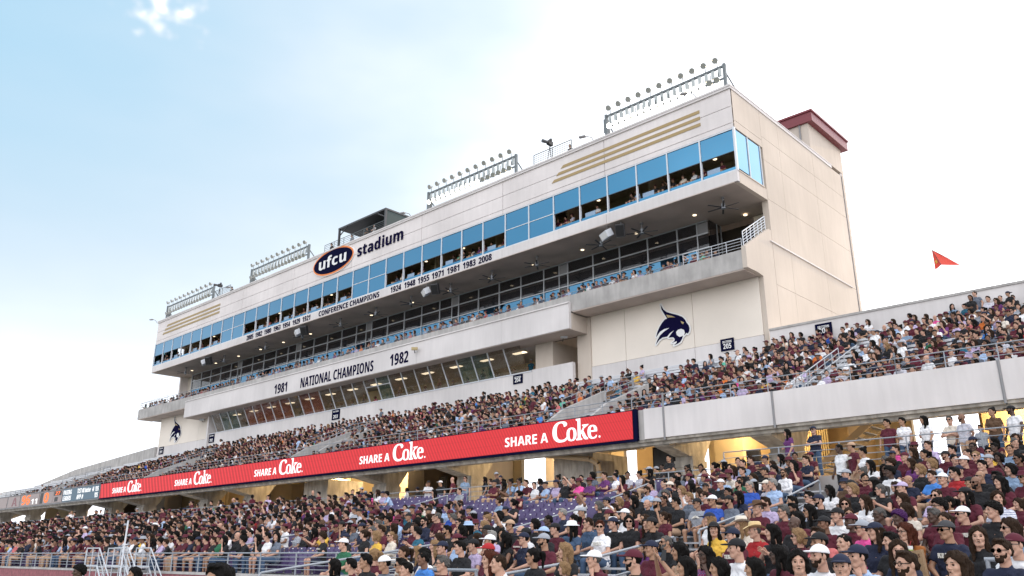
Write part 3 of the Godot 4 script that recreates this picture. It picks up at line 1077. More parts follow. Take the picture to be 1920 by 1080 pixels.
	b = MB.new()
	b.bx(-88.0, -39.5, 13.9, 14.1, -44.52, -48.6)
	part("press_room_floor", b, mats.carpet, t)
	for k in 13:
		b = MB.new()
		var x := -42.0 - 3.6 * k
		b.bx(x - 0.6, x + 0.6, 16.5, 16.548, -45.3, -45.7)
		part("press_room_light", b, mats.lamp_glow, t)
		b = MB.new()
		b.bx(x - 1.2, x + 1.0, 14.12, 14.85, -44.9, -45.5)
		part("press_desk", b, mats.interior if k % 2 == 0 else mats.ochre_dark, t)
	for r in [[-87.9, -87.2, -46.0], [-78.0, -76.0, -47.6], [-63.5, -60.0, -47.2], [-50.0, -47.0, -47.0]]:
		b = MB.new()
		b.bx(r[0], r[1], 14.1, 16.5, r[2], r[2] - 0.2)
		part("press_room_panel", b, mats.ochre, t)
	b = MB.new()
	b.bx(-88.4, -88.05, 13.0, 16.5, -43.7, -48.6)
	part("press_room_end", b, mats.plaster_light, t)
	# lower walls
	b = MB.new()
	b.bx(-88.4, -39.3, 10.8, 14.42, -43.9, -44.5)
	part("lower_wall", b, mats.plaster_light, t)
	b = MB.new()
	b.bx(-88.4, -39.3, 14.423, 14.5, -43.85, -44.55)
	part("sill", b, mats.white_paint, t)
	b = MB.new()
	b.bx(-39.28, -35.45, 10.8, 14.55, -43.9, -44.2)
	part("lower_wall", b, mats.plaster_light, t)
	b = MB.new()
	b.bx(-39.28, -37.6, 14.56, 16.5, -44.3, -44.6)
	b.bx(-37.9, -37.6, 14.0, 16.5, -44.603, -47.5)
	b.bx(-37.59, -35.3, 14.0, 16.5, -47.5, -47.7)
	part("alcove_wall", b, mats.cream, t)
	b = MB.new()
	b.bx(-35.4, -34.2, 10.8, 17.7, -44.42, -47.4)
	part("lower_wall", b, mats.cream, t)
	for r in [[-34.18, -31.3, 14.1], [-31.27, -26.0, 14.1], [-25.97, -21.32, 14.1], [-102.25, -96.5, 14.2], [-96.47, -91.9, 14.2], [-91.87, -88.42, 14.2]]:
		b = MB.new()
		b.bx(r[0], r[1], r[2], 17.718, -44.5, -44.8)
		part("emblem_wall", b, mats.cream_bounce_lit, t)  # bounce from deck and crowd painted in as a paler cream
		b = MB.new()
		b.bx(r[0], r[1], 10.8, r[2] - 0.03, -44.46, -44.8)
		part("lower_wall", b, mats.plaster_light, t)
	# lettering
	var fz := -42.449
	var years := [["2005", -79.1], ["1982", -76.5], ["1980", -73.9], ["1963", -71.3], ["1954", -68.7 - 0.2], ["1929", -66.4 - 0.1], ["1921", -64.0 - 0.1]]
	var x := -79.1
	for y in ["2005", "1982", "1980", "1963", "1954", "1929", "1921"]:
		fit_text(y, x, x + 1.35, 23.47, 23.99, fz, mats.navy, t, "lettering")
		x += 1.78
	fit_text("CONFERENCE CHAMPIONS", -65.6, -56.2, 23.47, 23.98, fz, mats.navy, t, "lettering")
	x = -54.6
	for y in ["1924", "1948", "1955", "1971", "1981", "1983", "2008"]:
		fit_text(y, x, x + 1.45, 23.47, 24.0, fz, mats.navy, t, "lettering")
		x += 1.79 + (0.1 if y in ["1924", "1971", "1981"] else 0.0)
	fit_text("1981", -72.5, -70.2, 16.8, 17.75, fz, mats.navy, t, "lettering")
	fit_text("NATIONAL CHAMPIONS", -67.8, -56.5, 16.8, 17.75, fz, mats.navy, t, "lettering")
	fit_text("1982", -54.2, -51.8, 16.85, 17.85, fz, mats.navy, t, "lettering")

func stair_tower() -> void:
	var t := thing("stair_tower", "square cream stair tower with a maroon roof cap at the back of the building", "tower", Vector3(-23, 11, -58))
	var b := MB.new()
	b.bx(-26.0, -20.98, 30.062, 32.2, -54.4, -60.4)
	b.bx(-26.0, -20.98, 11.0, 30.06, -60.02, -60.4)
	part("wall", b, mats.cream, t)
	b = MB.new()
	b.bx(-26.6, -20.55, 32.2, 32.95, -54.2, -60.9)
	b.bx(-26.7, -20.45, 32.953, 33.1, -54.1, -61.0)
	part("roof_cap", b, mats.maroon_metal, t)
	b = MB.new()
	b.bx(-33.0, -26.72, 31.7, 32.3, -55.0, -60)
	part("roof_wing", b, mats.maroon_metal, t)
	b = MB.new()
	b.bx(-33.0, -26.03, 30.06, 31.68, -55.2, -59.8)
	part("wing_wall", b, mats.cream, t)
	b = MB.new()
	b.cyl(Vector3(-21.6, 30.07, -54.33), Vector3(-21.6, 32.18, -54.33), 0.06, 0.06, 8)
	part("drain_pipe", b, mats.mid_grey, t)

func ribbon_board() -> void:
	var t := thing("ribbon_board", "long red ribbon board of glowing panels reading SHARE A Coke along the deck", "screen", Vector3(-52, 6.6, -31.3))
	var b := MB.new()
	b.bx(-83.1, -21.5, 6.6, 8.02, -31.22, -31.33)
	b.bx(-21.7, -21.5, 6.58, 8.04, -31.17, -31.219)
	b.bx(-83.1, -21.5, 6.55, 6.66, -31.165, -31.219)
	part("casing", b, mats.sign_navy, t)
	var im := Image.create(2048, 64, false, Image.FORMAT_RGB8)
	for y in 64:
		for x in 2048:
			var f := x / 2048.0
			var per := lerpf(24.0, 11.0, f)
			var s := sin(TAU * ((x - y * lerpf(0.25, 0.8, f)) / per))
			var k := 0.90 + lerpf(0.26, 0.09, sqrt(f)) * s * 0.6
			if x % 64 == 0 or y % 21 == 20:
				k *= 0.93
			im.set_pixel(x, y, Color(minf(0.93 * k + 0.05, 1.0), 0.215 * k * k, 0.25 * k * k))
	var m := StandardMaterial3D.new()
	m.resource_name = "red_screen"
	m.albedo_color = Color(0.1, 0.02, 0.02)
	m.roughness = 0.6
	m.emission_enabled = true
	m.emission = Color(1, 1, 1)
	m.emission_operator = BaseMaterial3D.EMISSION_OP_MULTIPLY
	m.emission_texture = ImageTexture.create_from_image(im)
	m.emission_energy_multiplier = 0.95
	b = MB.new()
	b.quad(Vector3(-82.9, 6.68, -31.16), Vector3(-21.72, 6.68, -31.16), Vector3(-21.72, 7.97, -31.16), Vector3(-82.9, 7.97, -31.16), Vector3.BACK)
	part("red_screen", b, m, t)
	var wm := flat("screen_white", lin(0.5, 0.5, 0.5), 0.6)
	wm.emission_enabled = true
	wm.emission = Color(1, 1, 1)
	wm.emission_energy_multiplier = 0.8
	for k in 5:
		var o := -12.55 * k
		fit_text("SHARE A", -29.82 + o, -26.85 + o, 6.98, 7.46, -31.157, wm, t, "lettering", false, 0.01)
		# C o k e as heavy swashed serif letters
		fit_text("C", -26.55 + o, -25.60 + o, 6.90, 7.92, -31.157, wm, t, "lettering", true, 0.01)
		fit_text("o", -25.64 + o, -25.02 + o, 6.90, 7.56, -31.157, wm, t, "lettering", true, 0.01)
		fit_text("k", -25.04 + o, -24.32 + o, 6.91, 7.95, -31.157, wm, t, "lettering", true, 0.01)
		fit_text("e", -24.34 + o, -23.76 + o, 6.90, 7.56, -31.157, wm, t, "lettering", true, 0.01)
		fit_text(".", -23.68 + o, -23.58 + o, 6.92, 7.02, -31.157, wm, t, "lettering", true, 0.01)
		b = MB.new()
		b.tube([Vector3(-24.5 + o, 7.5, -31.152), Vector3(-24.28 + o, 7.62, -31.152)], 0.03, 6)
		part("lettering", b, wm, t)
	# the score board end
	var sb := thing("score_board", "scoreboard strip of dark blue and grey panels at the left end of the ribbon board", "scoreboard", Vector3(-98, 6.6, -31.3))
	b = MB.new()
	b.bx(-124.0, -83.12, 6.6, 8.02, -31.22, -31.33)
	b.bx(-124.0, -83.12, 7.98, 8.05, -31.15, -31.22)
	part("casing", b, mats.mid_grey, sb)
	var bm := flat("blue_screen", lin(0.01, 0.035, 0.06), 0.4)
	bm.emission_enabled = true
	bm.emission = lin(0.01, 0.05, 0.085)
	b = MB.new()
	b.bx(-92.6, -83.3, 6.72, 7.96, -31.17, -31.219)
	part("blue_panel", b, bm, sb)
	for r in [["PASSING", -92.4, -90.2, 7.4, 7.85], ["LEADERS", -92.4, -90.2, 6.82, 7.27], ["TXST #8", -88.7, -86.9, 7.4, 7.85], ["APP #", -88.7, -87.0, 6.82, 7.27], ["Butcher", -86.7, -85.3, 7.4, 7.85], ["44", -84.9, -84.5, 7.4, 7.85], ["YDS", -84.2, -83.4, 7.4, 7.85], ["YDS", -84.2, -83.4, 6.82, 7.27]]:
		fit_text(r[0], r[1], r[2], r[3], r[4], -31.168, wm, sb, "lettering", false, 0.01)
	var om := flat("orange_digit", lin(0.6, 0.12, 0.02), 0.6)
	om.emission_enabled = true
	om.emission = lin(0.9, 0.16, 0.02)
	var greys := [[-95.3, -92.8], [-99.4, -95.4], [-105.4, -99.6], [-109.8, -105.8], [-114.2, -110.2], [-119.0, -114.6]]
	for g in greys:
		b = MB.new()
		b.bx(g[0], g[1], 6.74, 7.94, -31.18, -31.219)
		part("grey_panel", b, flat("panel_grey", lin(0.33, 0.27, 0.26), 0.5), sb)
	b = MB.new()
	b.bx(-95.1, -93.0, 7.45, 7.9, -31.17, -31.179)
	b.bx(-94.8, -93.9, 6.85, 7.3, -31.17, -31.179)
	b.bx(-99.2, -98.3, 6.8, 7.9, -31.17, -31.179)
	part("dark_field", b, mats.black, sb)
	fit_text("27", -94.7, -93.4, 7.5, 7.85, -31.169, om, sb, "lettering", false, 0.01)
	fit_text("0", -98.0, -96.6, 6.85, 7.88, -31.179, om, sb, "lettering", false, 0.01)
	fit_text("96", -105.0, -102.3, 6.85, 7.88, -31.179, om, sb, "lettering", false, 0.01)
	fit_text("11", -101.9, -100.0, 6.85, 7.4, -31.179, wm, sb, "lettering", false, 0.01)
	fit_text("A", -108.4, -106.6, 6.85, 7.8, -31.179, mats.maroon_metal, sb, "lettering", false, 0.01)

func signs() -> void:
	var s := thing("oval_sign", "oval navy ufcu sign with white letters and an orange ring, stadium lettering beside it", "sign", Vector3(-63.8, 28.75, -42.4), "")
	for r in [[3.42, 1.38, "white_ring", "white", 0.0], [3.36, 1.32, "orange_ring", "orange", 0.02], [3.18, 1.15, "oval", "sign_navy", 0.04]]:
		var p := PackedVector2Array()
		for q in 48:
			p.append(Vector2(cos(TAU * q / 48) * r[0], sin(TAU * q / 48) * r[1]))
		var b := MB.new()
		b.prism(p, Vector3(-63.8, 28.75, -42.495 + r[4]), Vector3.RIGHT, Vector3.UP, Vector3(0, 0, 0.08))
		part(r[2], b, mats[r[3]], s)
	fit_text("ufcu", -66.05, -61.55, 28.2, 29.42, -42.36, mats.white, s)
	fit_text("stadium", -59.9, -53.2, 28.16, 29.35, -42.45, mats.navy, s)
	var cat := PackedFloat32Array([-0.83,1.53,-0.64,1.15,-0.39,0.93,0.01,0.74,0.41,0.57,0.73,0.39,0.92,0.17,1.01,-0.04,1.16,-0.25,1.22,-0.46,1.17,-0.68,1.05,-0.79,0.96,-0.72,0.79,-0.85,0.86,-0.69,0.81,-0.50,0.60,-0.38,0.36,-0.40,0.20,-0.53,0.24,-0.74,0.45,-0.91,0.70,-0.87,0.61,-1.07,0.47,-1.24,0.24,-1.33,-0.00,-1.37,0.21,-1.24,0.22,-1.13,-0.16,-1.20,0.05,-1.10,0.08,-0.97,-0.02,-0.84,-0.28,-0.81,-0.38,-0.81,-0.23,-0.65,0.07,-0.38,-0.26,-0.52,-0.48,-0.71,-0.84,-0.71,-1.10,-0.83,-1.36,-1.09,-1.25,-0.84,-1.02,-0.55,-0.70,-0.34,-0.24,-0.16,-0.65,-0.16,-1.00,-0.28,-1.31,-0.59,-1.22,-0.31,-1.04,-0.00,-0.81,0.27,-0.57,0.46,-0.39,0.49,-0.59,0.82,-0.79,1.20])
	var poly := PackedVector2Array()
	for q in range(0, cat.size(), 2):
		poly.append(Vector2(cat[q], cat[q + 1]))
	for e in [[-27.46, 15.85, "large navy and gold cat head emblem on the cream wall at the right", 1.0], [-97.6, 15.95, "dark cat head emblem on the far left cream wall under the balcony", 1.08]]:
		var t := thing("cat_emblem", e[2], "emblem", Vector3(e[0], e[1], -44.5), "cat head emblems")
		var k: float = e[3]
		var o := Vector3(e[0], e[1], -44.497)
		for pass_ in [["white_edge", 0.15, "white", 0.0], ["gold_edge", 0.09, "gold_edge", 0.02], ["head", 0.0, "navy", 0.04]]:
			var b := MB.new()
			var pp := [poly] if pass_[1] == 0.0 else Geometry2D.offset_polygon(poly, pass_[1], Geometry2D.JOIN_MITER)
			for p in pp:
				if Geometry2D.is_polygon_clockwise(p) and pass_[1] > 0.0:
					if pass_[1] < 0.1:
						p.reverse()
						var hb := MB.new()
						hb.prism(p, o + Vector3(0, 0, 0.03), Vector3.RIGHT * k, Vector3.UP * k, Vector3(0, 0, 0.034))
						part("mouth", hb, mats.white, t)
					continue
				b.prism(p, o + Vector3(0, 0, pass_[3]), Vector3.RIGHT * k, Vector3.UP * k, Vector3(0, 0, 0.04))
			part(pass_[2] + "_layer" if pass_[2] == "gold_edge" else pass_[0], b, mats[pass_[2]], t)
		var b2 := MB.new()
		b2.prism(PackedVector2Array([Vector2(-0.44, 0.76), Vector2(-0.03, 0.60), Vector2(0.24, 0.45), Vector2(-0.19, 0.53), Vector2(-0.34, 0.53)]), o + Vector3(0, 0, 0.07), Vector3.RIGHT * k, Vector3.UP * k, Vector3(0, 0, 0.02))
		part("inner_ear", b2, mats.gold_edge, t)
		b2 = MB.new()
		b2.prism(PackedVector2Array([Vector2(0.61, 0.13), Vector2(0.85, 0.0), Vector2(0.77, -0.12), Vector2(0.66, -0.03)]), o + Vector3(0, 0, 0.07), Vector3.RIGHT * k, Vector3.UP * k, Vector3(0, 0, 0.02))
		part("eye", b2, mats.gold_edge, t)
	for r in [["206, on the deck wall right of the building", -18.05, -17.1, 13.3, 14.0, -44.19], ["205, right of the large cat emblem", -24.15, -23.25, 13.5, 14.25, -44.45], ["204, under the right end of the press windows", -41.15, -40.2, 13.7, 14.38, -43.89], ["203, under the middle of the press windows", -64.3, -63.1, 13.5, 14.45, -43.89], ["202, under the left end of the press windows", -87.9, -86.7, 13.45, 14.4, -43.89], ["201, under the far left cat emblem", -101.6, -100.4, 13.3, 14.2, -44.45]]:
		var t := thing("section_sign", "navy section sign %s" % r[0], "sign", Vector3(r[1], r[3], r[5]), "section number signs")
		var b := MB.new()
		b.bx(r[1], r[2], r[3], r[4], r[5], r[5] + 0.05)
		part("plate", b, mats.sign_navy, t)
		var w: float = r[2] - r[1]
		fit_text("SECTION", r[1] + w * 0.16, r[2] - w * 0.16, r[4] - 0.27, r[4] - 0.13, r[5] + 0.051, mats.white, t, "lettering", false, 0.01)
		fit_text(r[0].left(3), r[1] + w * 0.2, r[2] - w * 0.2, r[3] + 0.12, r[3] + 0.44, r[5] + 0.051, mats.white, t, "lettering", false, 0.01)

func roof_things() -> void:
	# floodlight racks
	var disc := MB.new()
	disc.cyl(Vector3(0, 0, 0), Vector3(0, 0, -0.18), 0.2, 0.1, 14, false)
	disc.cyl(Vector3(0, 0, -0.18), Vector3(0, 0, -0.34), 0.1, 0.08, 10)
	disc.cyl(Vector3(0, 0, 0.012), Vector3(0, 0, -0.03), 0.215, 0.215, 14, false)
	var lens := MB.new()
	lens.cyl(Vector3(0, 0, 0), Vector3(0, 0, -0.02), 0.196, 0.196, 14)
	var hood := flat("reflector", lin(0.42, 0.44, 0.43), 0.35, 0.6)
	var off_lens := flat("lens_off", lin(0.30, 0.31, 0.29), 0.2, 0.3)
	var racks := [[-31.3, -21.5, 1, "over the right gold stripes, its lower lamps lit"], [-50.9, -40.1, 1, "at the roof middle, several lower lamps lit"], [-81.0, -69.4, 0, "left of the oval sign, unlit"], [-101.9, -89.5, 0, "at the far left roof end, unlit"]]
	for r in racks:
		var t := thing("floodlight_rack", "rack of round stadium floodlights %s" % r[3], "floodlights", Vector3((r[0] + r[1]) * 0.5, 30, -43.2), "floodlight racks on the roof")
		var b := MB.new()
		b.box(Vector3((r[0] + r[1]) * 0.5, 32.05, -43.2), Vector3(r[1] - r[0], 0.14, 0.14))
		b.box(Vector3((r[0] + r[1]) * 0.5, 31.15, -43.2), Vector3(r[1] - r[0], 0.10, 0.10))
		part("cross_bar", b, mats.rack_steel, t)
		for x in [r[0] + 0.1, r[1] - 0.1]:
			b = MB.new()
			b.bx(x - 0.09, x + 0.09, 30.062, 32.2, -43.1, -43.3)
			part("upright", b, mats.rack_steel, t)
			b = MB.new()
			b.cyl(Vector3(x, 31.6, -43.3), Vector3(x + 0.3, 30.06, -44.6), 0.05, 0.05, 6)
			part("brace", b, mats.rack_steel, t)
		b = MB.new()
		b.bx(r[0] - 0.25, r[0] + 0.005, 30.9, 32.0, -43.32, -43.75)
		part("junction_box", b, mats.rack_steel, t)
		for row in 2:
			var n := 11 if row == 0 else 17
			for k in n:
				var x: float = r[0] + 0.55 + (r[1] - r[0] - 1.1) * k / (n - 1.0)
				var tilt := Basis(Vector3.RIGHT, deg_to_rad(24.0)) * Basis(Vector3.UP, deg_to_rad(-6.0 + 1.2 * k))
				var at := Vector3(x, 32.45 if row == 0 else 31.0, -42.85)
				var lamp := Node3D.new()
				lamp.position = at - t.position
				put(lamp, "floodlight", t)
				var h := MeshInstance3D.new()
				h.mesh = disc.mesh(hood)
				h.basis = tilt
				put(h, "reflector", lamp)
				var lit: bool = r[2] == 1 and row == 1 and k < (15 if r[0] > -40.0 else 11)
				var le := MeshInstance3D.new()
				le.mesh = lens.mesh(mats.flood_glow if lit else off_lens)
				le.basis = tilt
				put(le, "lens", lamp)
				var yk := MB.new()
				yk.tube([Vector3(x, 32.05 if row == 0 else 31.7, -43.12), Vector3(x, (32.05 if row == 0 else 31.7) + (0.3 if row == 0 else -0.3), -43.1), at + tilt * Vector3(0, 0, -0.3)], 0.025, 6)
				part("yoke", yk, mats.rack_steel, lamp, at)
		for k in 19:
			b = MB.new()
			var x: float = r[0] + 0.45 + (r[1] - r[0] - 0.9) * k / 18.0
			b.bx(x - 0.11, x + 0.11, 31.4, 31.97, -43.14, -43.24)
			part("ballast", b, hood, t)
	# roof cabin
	var c := thing("roof_cabin", "dark steel framed camera shelter on the roof above the stadium lettering", "cabin", Vector3(-59, 30, -44))
	var b := MB.new()
	for x in [-63.9, -56.6]:
		for z in [-43.0, -46.5]:
			b.bx(x - 0.09, x + 0.09, 29.51, 32.2, z + 0.09, z - 0.09)
	part("post", b, mats.dark_grey, c)
	b = MB.new()
	b.bx(-64.0, -56.5, 32.2, 32.36, -42.9, -46.6)
	part("roof", b, mats.dark_grey, c)
	b = MB.new()
	b.bx(-63.8, -56.7, 29.52, 32.19, -46.3, -46.4)
	part("rear_screen", b, flat("dark_mesh", lin(0.03, 0.05, 0.05), 0.6), c)
	b = MB.new()
	b.bx(-56.62, -56.56, 29.52, 32.19, -43.1, -46.4)
	part("side_screen", b, flat("dark_mesh", lin(0.03, 0.05, 0.05), 0.6), c)
	b = MB.new()
	rail(b, Vector3(-66.3, 30.06, -43.0), Vector3(-56.6, 30.06, -43.0), 1.1, 6, 1.6, 0.03, 0.03)
	part("railing", b, mats.rack_steel, c)
	b = MB.new()
	b.tube([Vector3(-63.9, 31.5, -43.0), Vector3(-62.6, 32.2, -43.0)], 0.06, 6)
	b.tube([Vector3(-56.6, 31.5, -43.0), Vector3(-57.9, 32.2, -43.0)], 0.06, 6)
	part("knee_brace", b, mats.dark_grey, c)
	# camera posts with screens
	for e in [[-36.3, "right of the roof middle"], [-87.3, "between the two left floodlight racks"]]:
		var g := thing("roof_guardrail", "mesh guardrail panel on the roof edge, %s" % e[1], "railing", Vector3(e[0], 30, -43.2), "roof guardrail panels")
		b = MB.new()
		rail(b, Vector3(e[0] - 2.0, 30.062, -43.2), Vector3(e[0] + 1.8, 30.062, -43.2), 1.35, 8, 1.9, 0.035, 0.035)
		part("panel", b, mats.rack_steel, g)
		var k := thing("broadcast_camera", "broadcast camera on a tripod at the roof edge, %s" % e[1], "camera", Vector3(e[0], 30.06, -42.95), "broadcast cameras on the roof")
		b = MB.new()
		for a in 3:
			var d := Vector3(cos(a * TAU / 3.0 + 0.4), 0, sin(a * TAU / 3.0 + 0.4)) * 0.35
			b.cyl(Vector3(e[0], 31.35, -42.8), Vector3(e[0], 30.062, -42.8) + d * 0.6, 0.03, 0.025, 6)
		part("tripod", b, mats.black, k)
		b = MB.new()
		b.box(Vector3(e[0], 31.6, -42.8), Vector3(0.26, 0.32, 0.5))
		part("body", b, mats.black, k)
		b = MB.new()
		b.cyl(Vector3(e[0], 31.6, -42.55), Vector3(e[0] - 0.1, 31.57, -42.05), 0.11, 0.14, 12)
		b.box(Vector3(e[0] + 0.1, 31.85, -42.8), Vector3(0.2, 0.18, 0.15))
		part("lens", b, mats.dark_grey, k)
	# small fittings on the roof edge
	for e in [[-31.9, "beside the right floodlight rack"], [-52.3, "beside the middle floodlight rack"], [-23.4, "under the right end of the right floodlight rack"], [-103.0, "at the left roof corner"], [-83.3, "left of the third floodlight rack"]]:
		var g := thing("edge_lamp", "small arm lamp on the roof edge %s" % e[1], "lamp", Vector3(e[0], 30.06, -42.6), "small lamps on the roof edge")
		b = MB.new()
		b.tube([Vector3(e[0], 30.0, -42.6), Vector3(e[0] - 0.1, 30.35, -42.4), Vector3(e[0] - 0.45, 30.5, -42.2)], 0.03, 6)
		part("arm", b, mats.mid_grey, g)
		b = MB.new()
		b.box(Vector3(e[0] - 0.7, 30.5, -42.1), Vector3(0.5, 0.1, 0.25), Basis(Vector3.UP, 0.3))
		part("head", b, mats.mid_grey, g)
	# fans and loudspeakers under the suites
	var names := ["at the right end of the balcony", "second from the right end", "third from the right end", "fourth from the right end", "fifth from the right end", "above the 2008 lettering end", "middle of the balcony ceiling", "just left of the balcony middle", "fifth from the left end", "fourth from the left end", "third from the left end", "second from the left end", "at the left end of the balcony"]
	var fx := [-22.9, -29.1, -32.6, -38.7, -43.5, -48.4, -53.5, -58.5, -64.0, -70.5, -77.6, -86.5, -95.9]
	for q in fx.size():
		var x: float = fx[q]
		var g := thing("ceiling_fan", "grey six-bladed ceiling fan hanging over the balcony, %s" % names[q], "fan", Vector3(x, 22.6, -43.9), "ceiling fans over the balcony")
		b = MB.new()
		b.cyl(Vector3(x, 22.75, -43.9), Vector3(x, 23.3, -43.9), 0.05, 0.05, 8)
		b.cyl(Vector3(x, 23.2, -43.9), Vector3(x, 23.298, -43.9), 0.12, 0.12, 10)
		part("rod", b, mats.mid_grey, g)
		b = MB.new()
		b.cyl(Vector3(x, 22.5, -43.9), Vector3(x, 22.85, -43.9), 0.15, 0.11, 12)
		part("motor", b, mats.galvanised, g)
		for k in 6:
			b = MB.new()
			var d := Basis(Vector3.UP, TAU * k / 6.0 + q * 0.4) * Basis(Vector3.RIGHT, 0.15)
			b.box(Vector3(x, 22.6, -43.9) + d.x * 0.62, Vector3(0.95, 0.02, 0.12), d)
			part("blade", b, mats.dark_grey, g)
	for e in [[-30.6, "right pair"], [-49.5, "middle pair"], [-68.9, "left pair"], [-88.3, "pair at the far left"]]:
		for s in [-0.62, 0.55]:
			var col := "white" if s < 0 else "dark grey"
			var g := thing("balcony_loudspeaker", "%s box loudspeaker hung under the suites, %s" % [col, e[1]], "loudspeaker", Vector3(e[0] + s, 22.7, -42.9), "loudspeakers hung under the suites")
			var bs := Basis(Vector3.UP, -0.5 if s < 0 else 0.5) * Basis(Vector3.RIGHT, 0.5)
			b = MB.new()
			b.box(Vector3(e[0] + s, 22.65, -42.7), Vector3(1.0 if s < 0 else 0.62, 0.5 if s < 0 else 0.85, 0.5), bs)
			part("cabinet", b, mats.white_paint if s < 0 else mats.dark_grey, g)
			b = MB.new()
			b.box(Vector3(e[0] + s, 22.65, -42.7) + bs.z * 0.253, Vector3(0.92 if s < 0 else 0.54, 0.42 if s < 0 else 0.77, 0.012), bs)
			part("grille", b, mats.white if s < 0 else mats.black, g)
			b = MB.new()
			b.cyl(Vector3(e[0] + s, 22.8, -42.8), Vector3(e[0] + s, 23.3, -42.8), 0.04, 0.04, 6)
			part("bracket", b, mats.mid_grey, g)
	# security cameras on the facade
	for e in [[-51.0, 17.5, -42.4, "right of the 1982 lettering"], [-36.6, 16.3, -44.2, "under the right end of the champions board"], [-91.0, 16.2, -44.4, "above the left cat emblem wall"]]:
		var g := thing("security_camera", "small security camera %s" % e[3], "camera", Vector3(e[0], e[1], e[2]), "security cameras on the facade")
		b = MB.new()
		b.tube([Vector3(e[0], e[1], e[2] - 0.05), Vector3(e[0] + 0.3, e[1] + 0.12, e[2] + 0.25)], 0.035, 6)
		part("arm", b, mats.dark_grey, g)
		b = MB.new()
		b.box(Vector3(e[0] + 0.45, e[1] + 0.2, e[2] + 0.35), Vector3(0.5, 0.22, 0.22), Basis(Vector3.UP, 0.7))
		part("housing", b, mats.gold_edge if e[0] == -51.0 else mats.white_paint, g)
	# kite
	var k := thing("red_kite", "red triangular kite with a gold star flying above the right deck", "kite", Vector3(-11.1, 16.4, -45))
	b = MB.new()
	var pa := Vector3(-11.63, 17.1, -45)
	var pb := Vector3(-10.33, 15.86, -44.8)
	var pc := Vector3(-11.62, 15.97, -45)
	var pm := Vector3(-11.2, 16.05, -44.65)
	for side in [[pa, pm, pc, 0.05], [pa, pb, pm, 0.10]]:
		for u in 6:
			for v2 in 6 - u:
				var pts := []
				for q in [[0, 0], [1, 0], [0, 1], [1, 1]]:
					var bu: float = (u + q[0]) / 6.0
					var bv: float = (v2 + q[1]) / 6.0
					var w := 1.0 - bu - bv
					var pt: Vector3 = side[0] * w + side[1] * bu + side[2] * bv
					pts.append(pt - Vector3(0, 0, side[3]) * 9.0 * maxf(w, 0.0) * bu * bv + Vector3(0, 0, 0.018 * sin(bu * 14.0 + bv * 9.0)))
				for d in [Vector3.ZERO, Vector3(0, 0, -0.008)]:
					var nn: Vector3 = (pts[1] - pts[0]).cross(pts[2] - pts[0]).normalized()
					nn = nn if nn.z > 0.0 else -nn
					b.tri(pts[0] + d, pts[1] + d, pts[2] + d, nn)
					if v2 < 5 - u:
						b.tri(pts[1] + d, pts[3] + d, pts[2] + d, nn)
	var rk := flat("red_cloth", lin(0.62, 0.11, 0.08), 0.8)
	rk.backlight_enabled = true
	rk.backlight = lin(0.6, 0.12, 0.08)
	part("sail", b, rk, k)
	b = MB.new()
	b.tube([pa + Vector3(0, 0, 0.02), pm + Vector3(0, 0, 0.02)], 0.014, 6)
	b.tube([pa + Vector3(0, 0, 0.01), pb + Vector3(0.05, 0, 0.01)], 0.014, 6)
	part("spar", b, mats.dark_grey, k)
	b = MB.new()
	var sp := PackedVector2Array()
	for q in 10:
		sp.append(Vector2.from_angle(PI / 2 + TAU * q / 10.0) * (0.17 if q % 2 == 0 else 0.07))
	b.prism(sp, Vector3(-11.42, 16.35, -44.84), Vector3.RIGHT, Vector3.UP, Vector3(0, 0, 0.01))
	part("star", b, flat("gold_star", lin(0.65, 0.35, 0.05), 0.6), k)

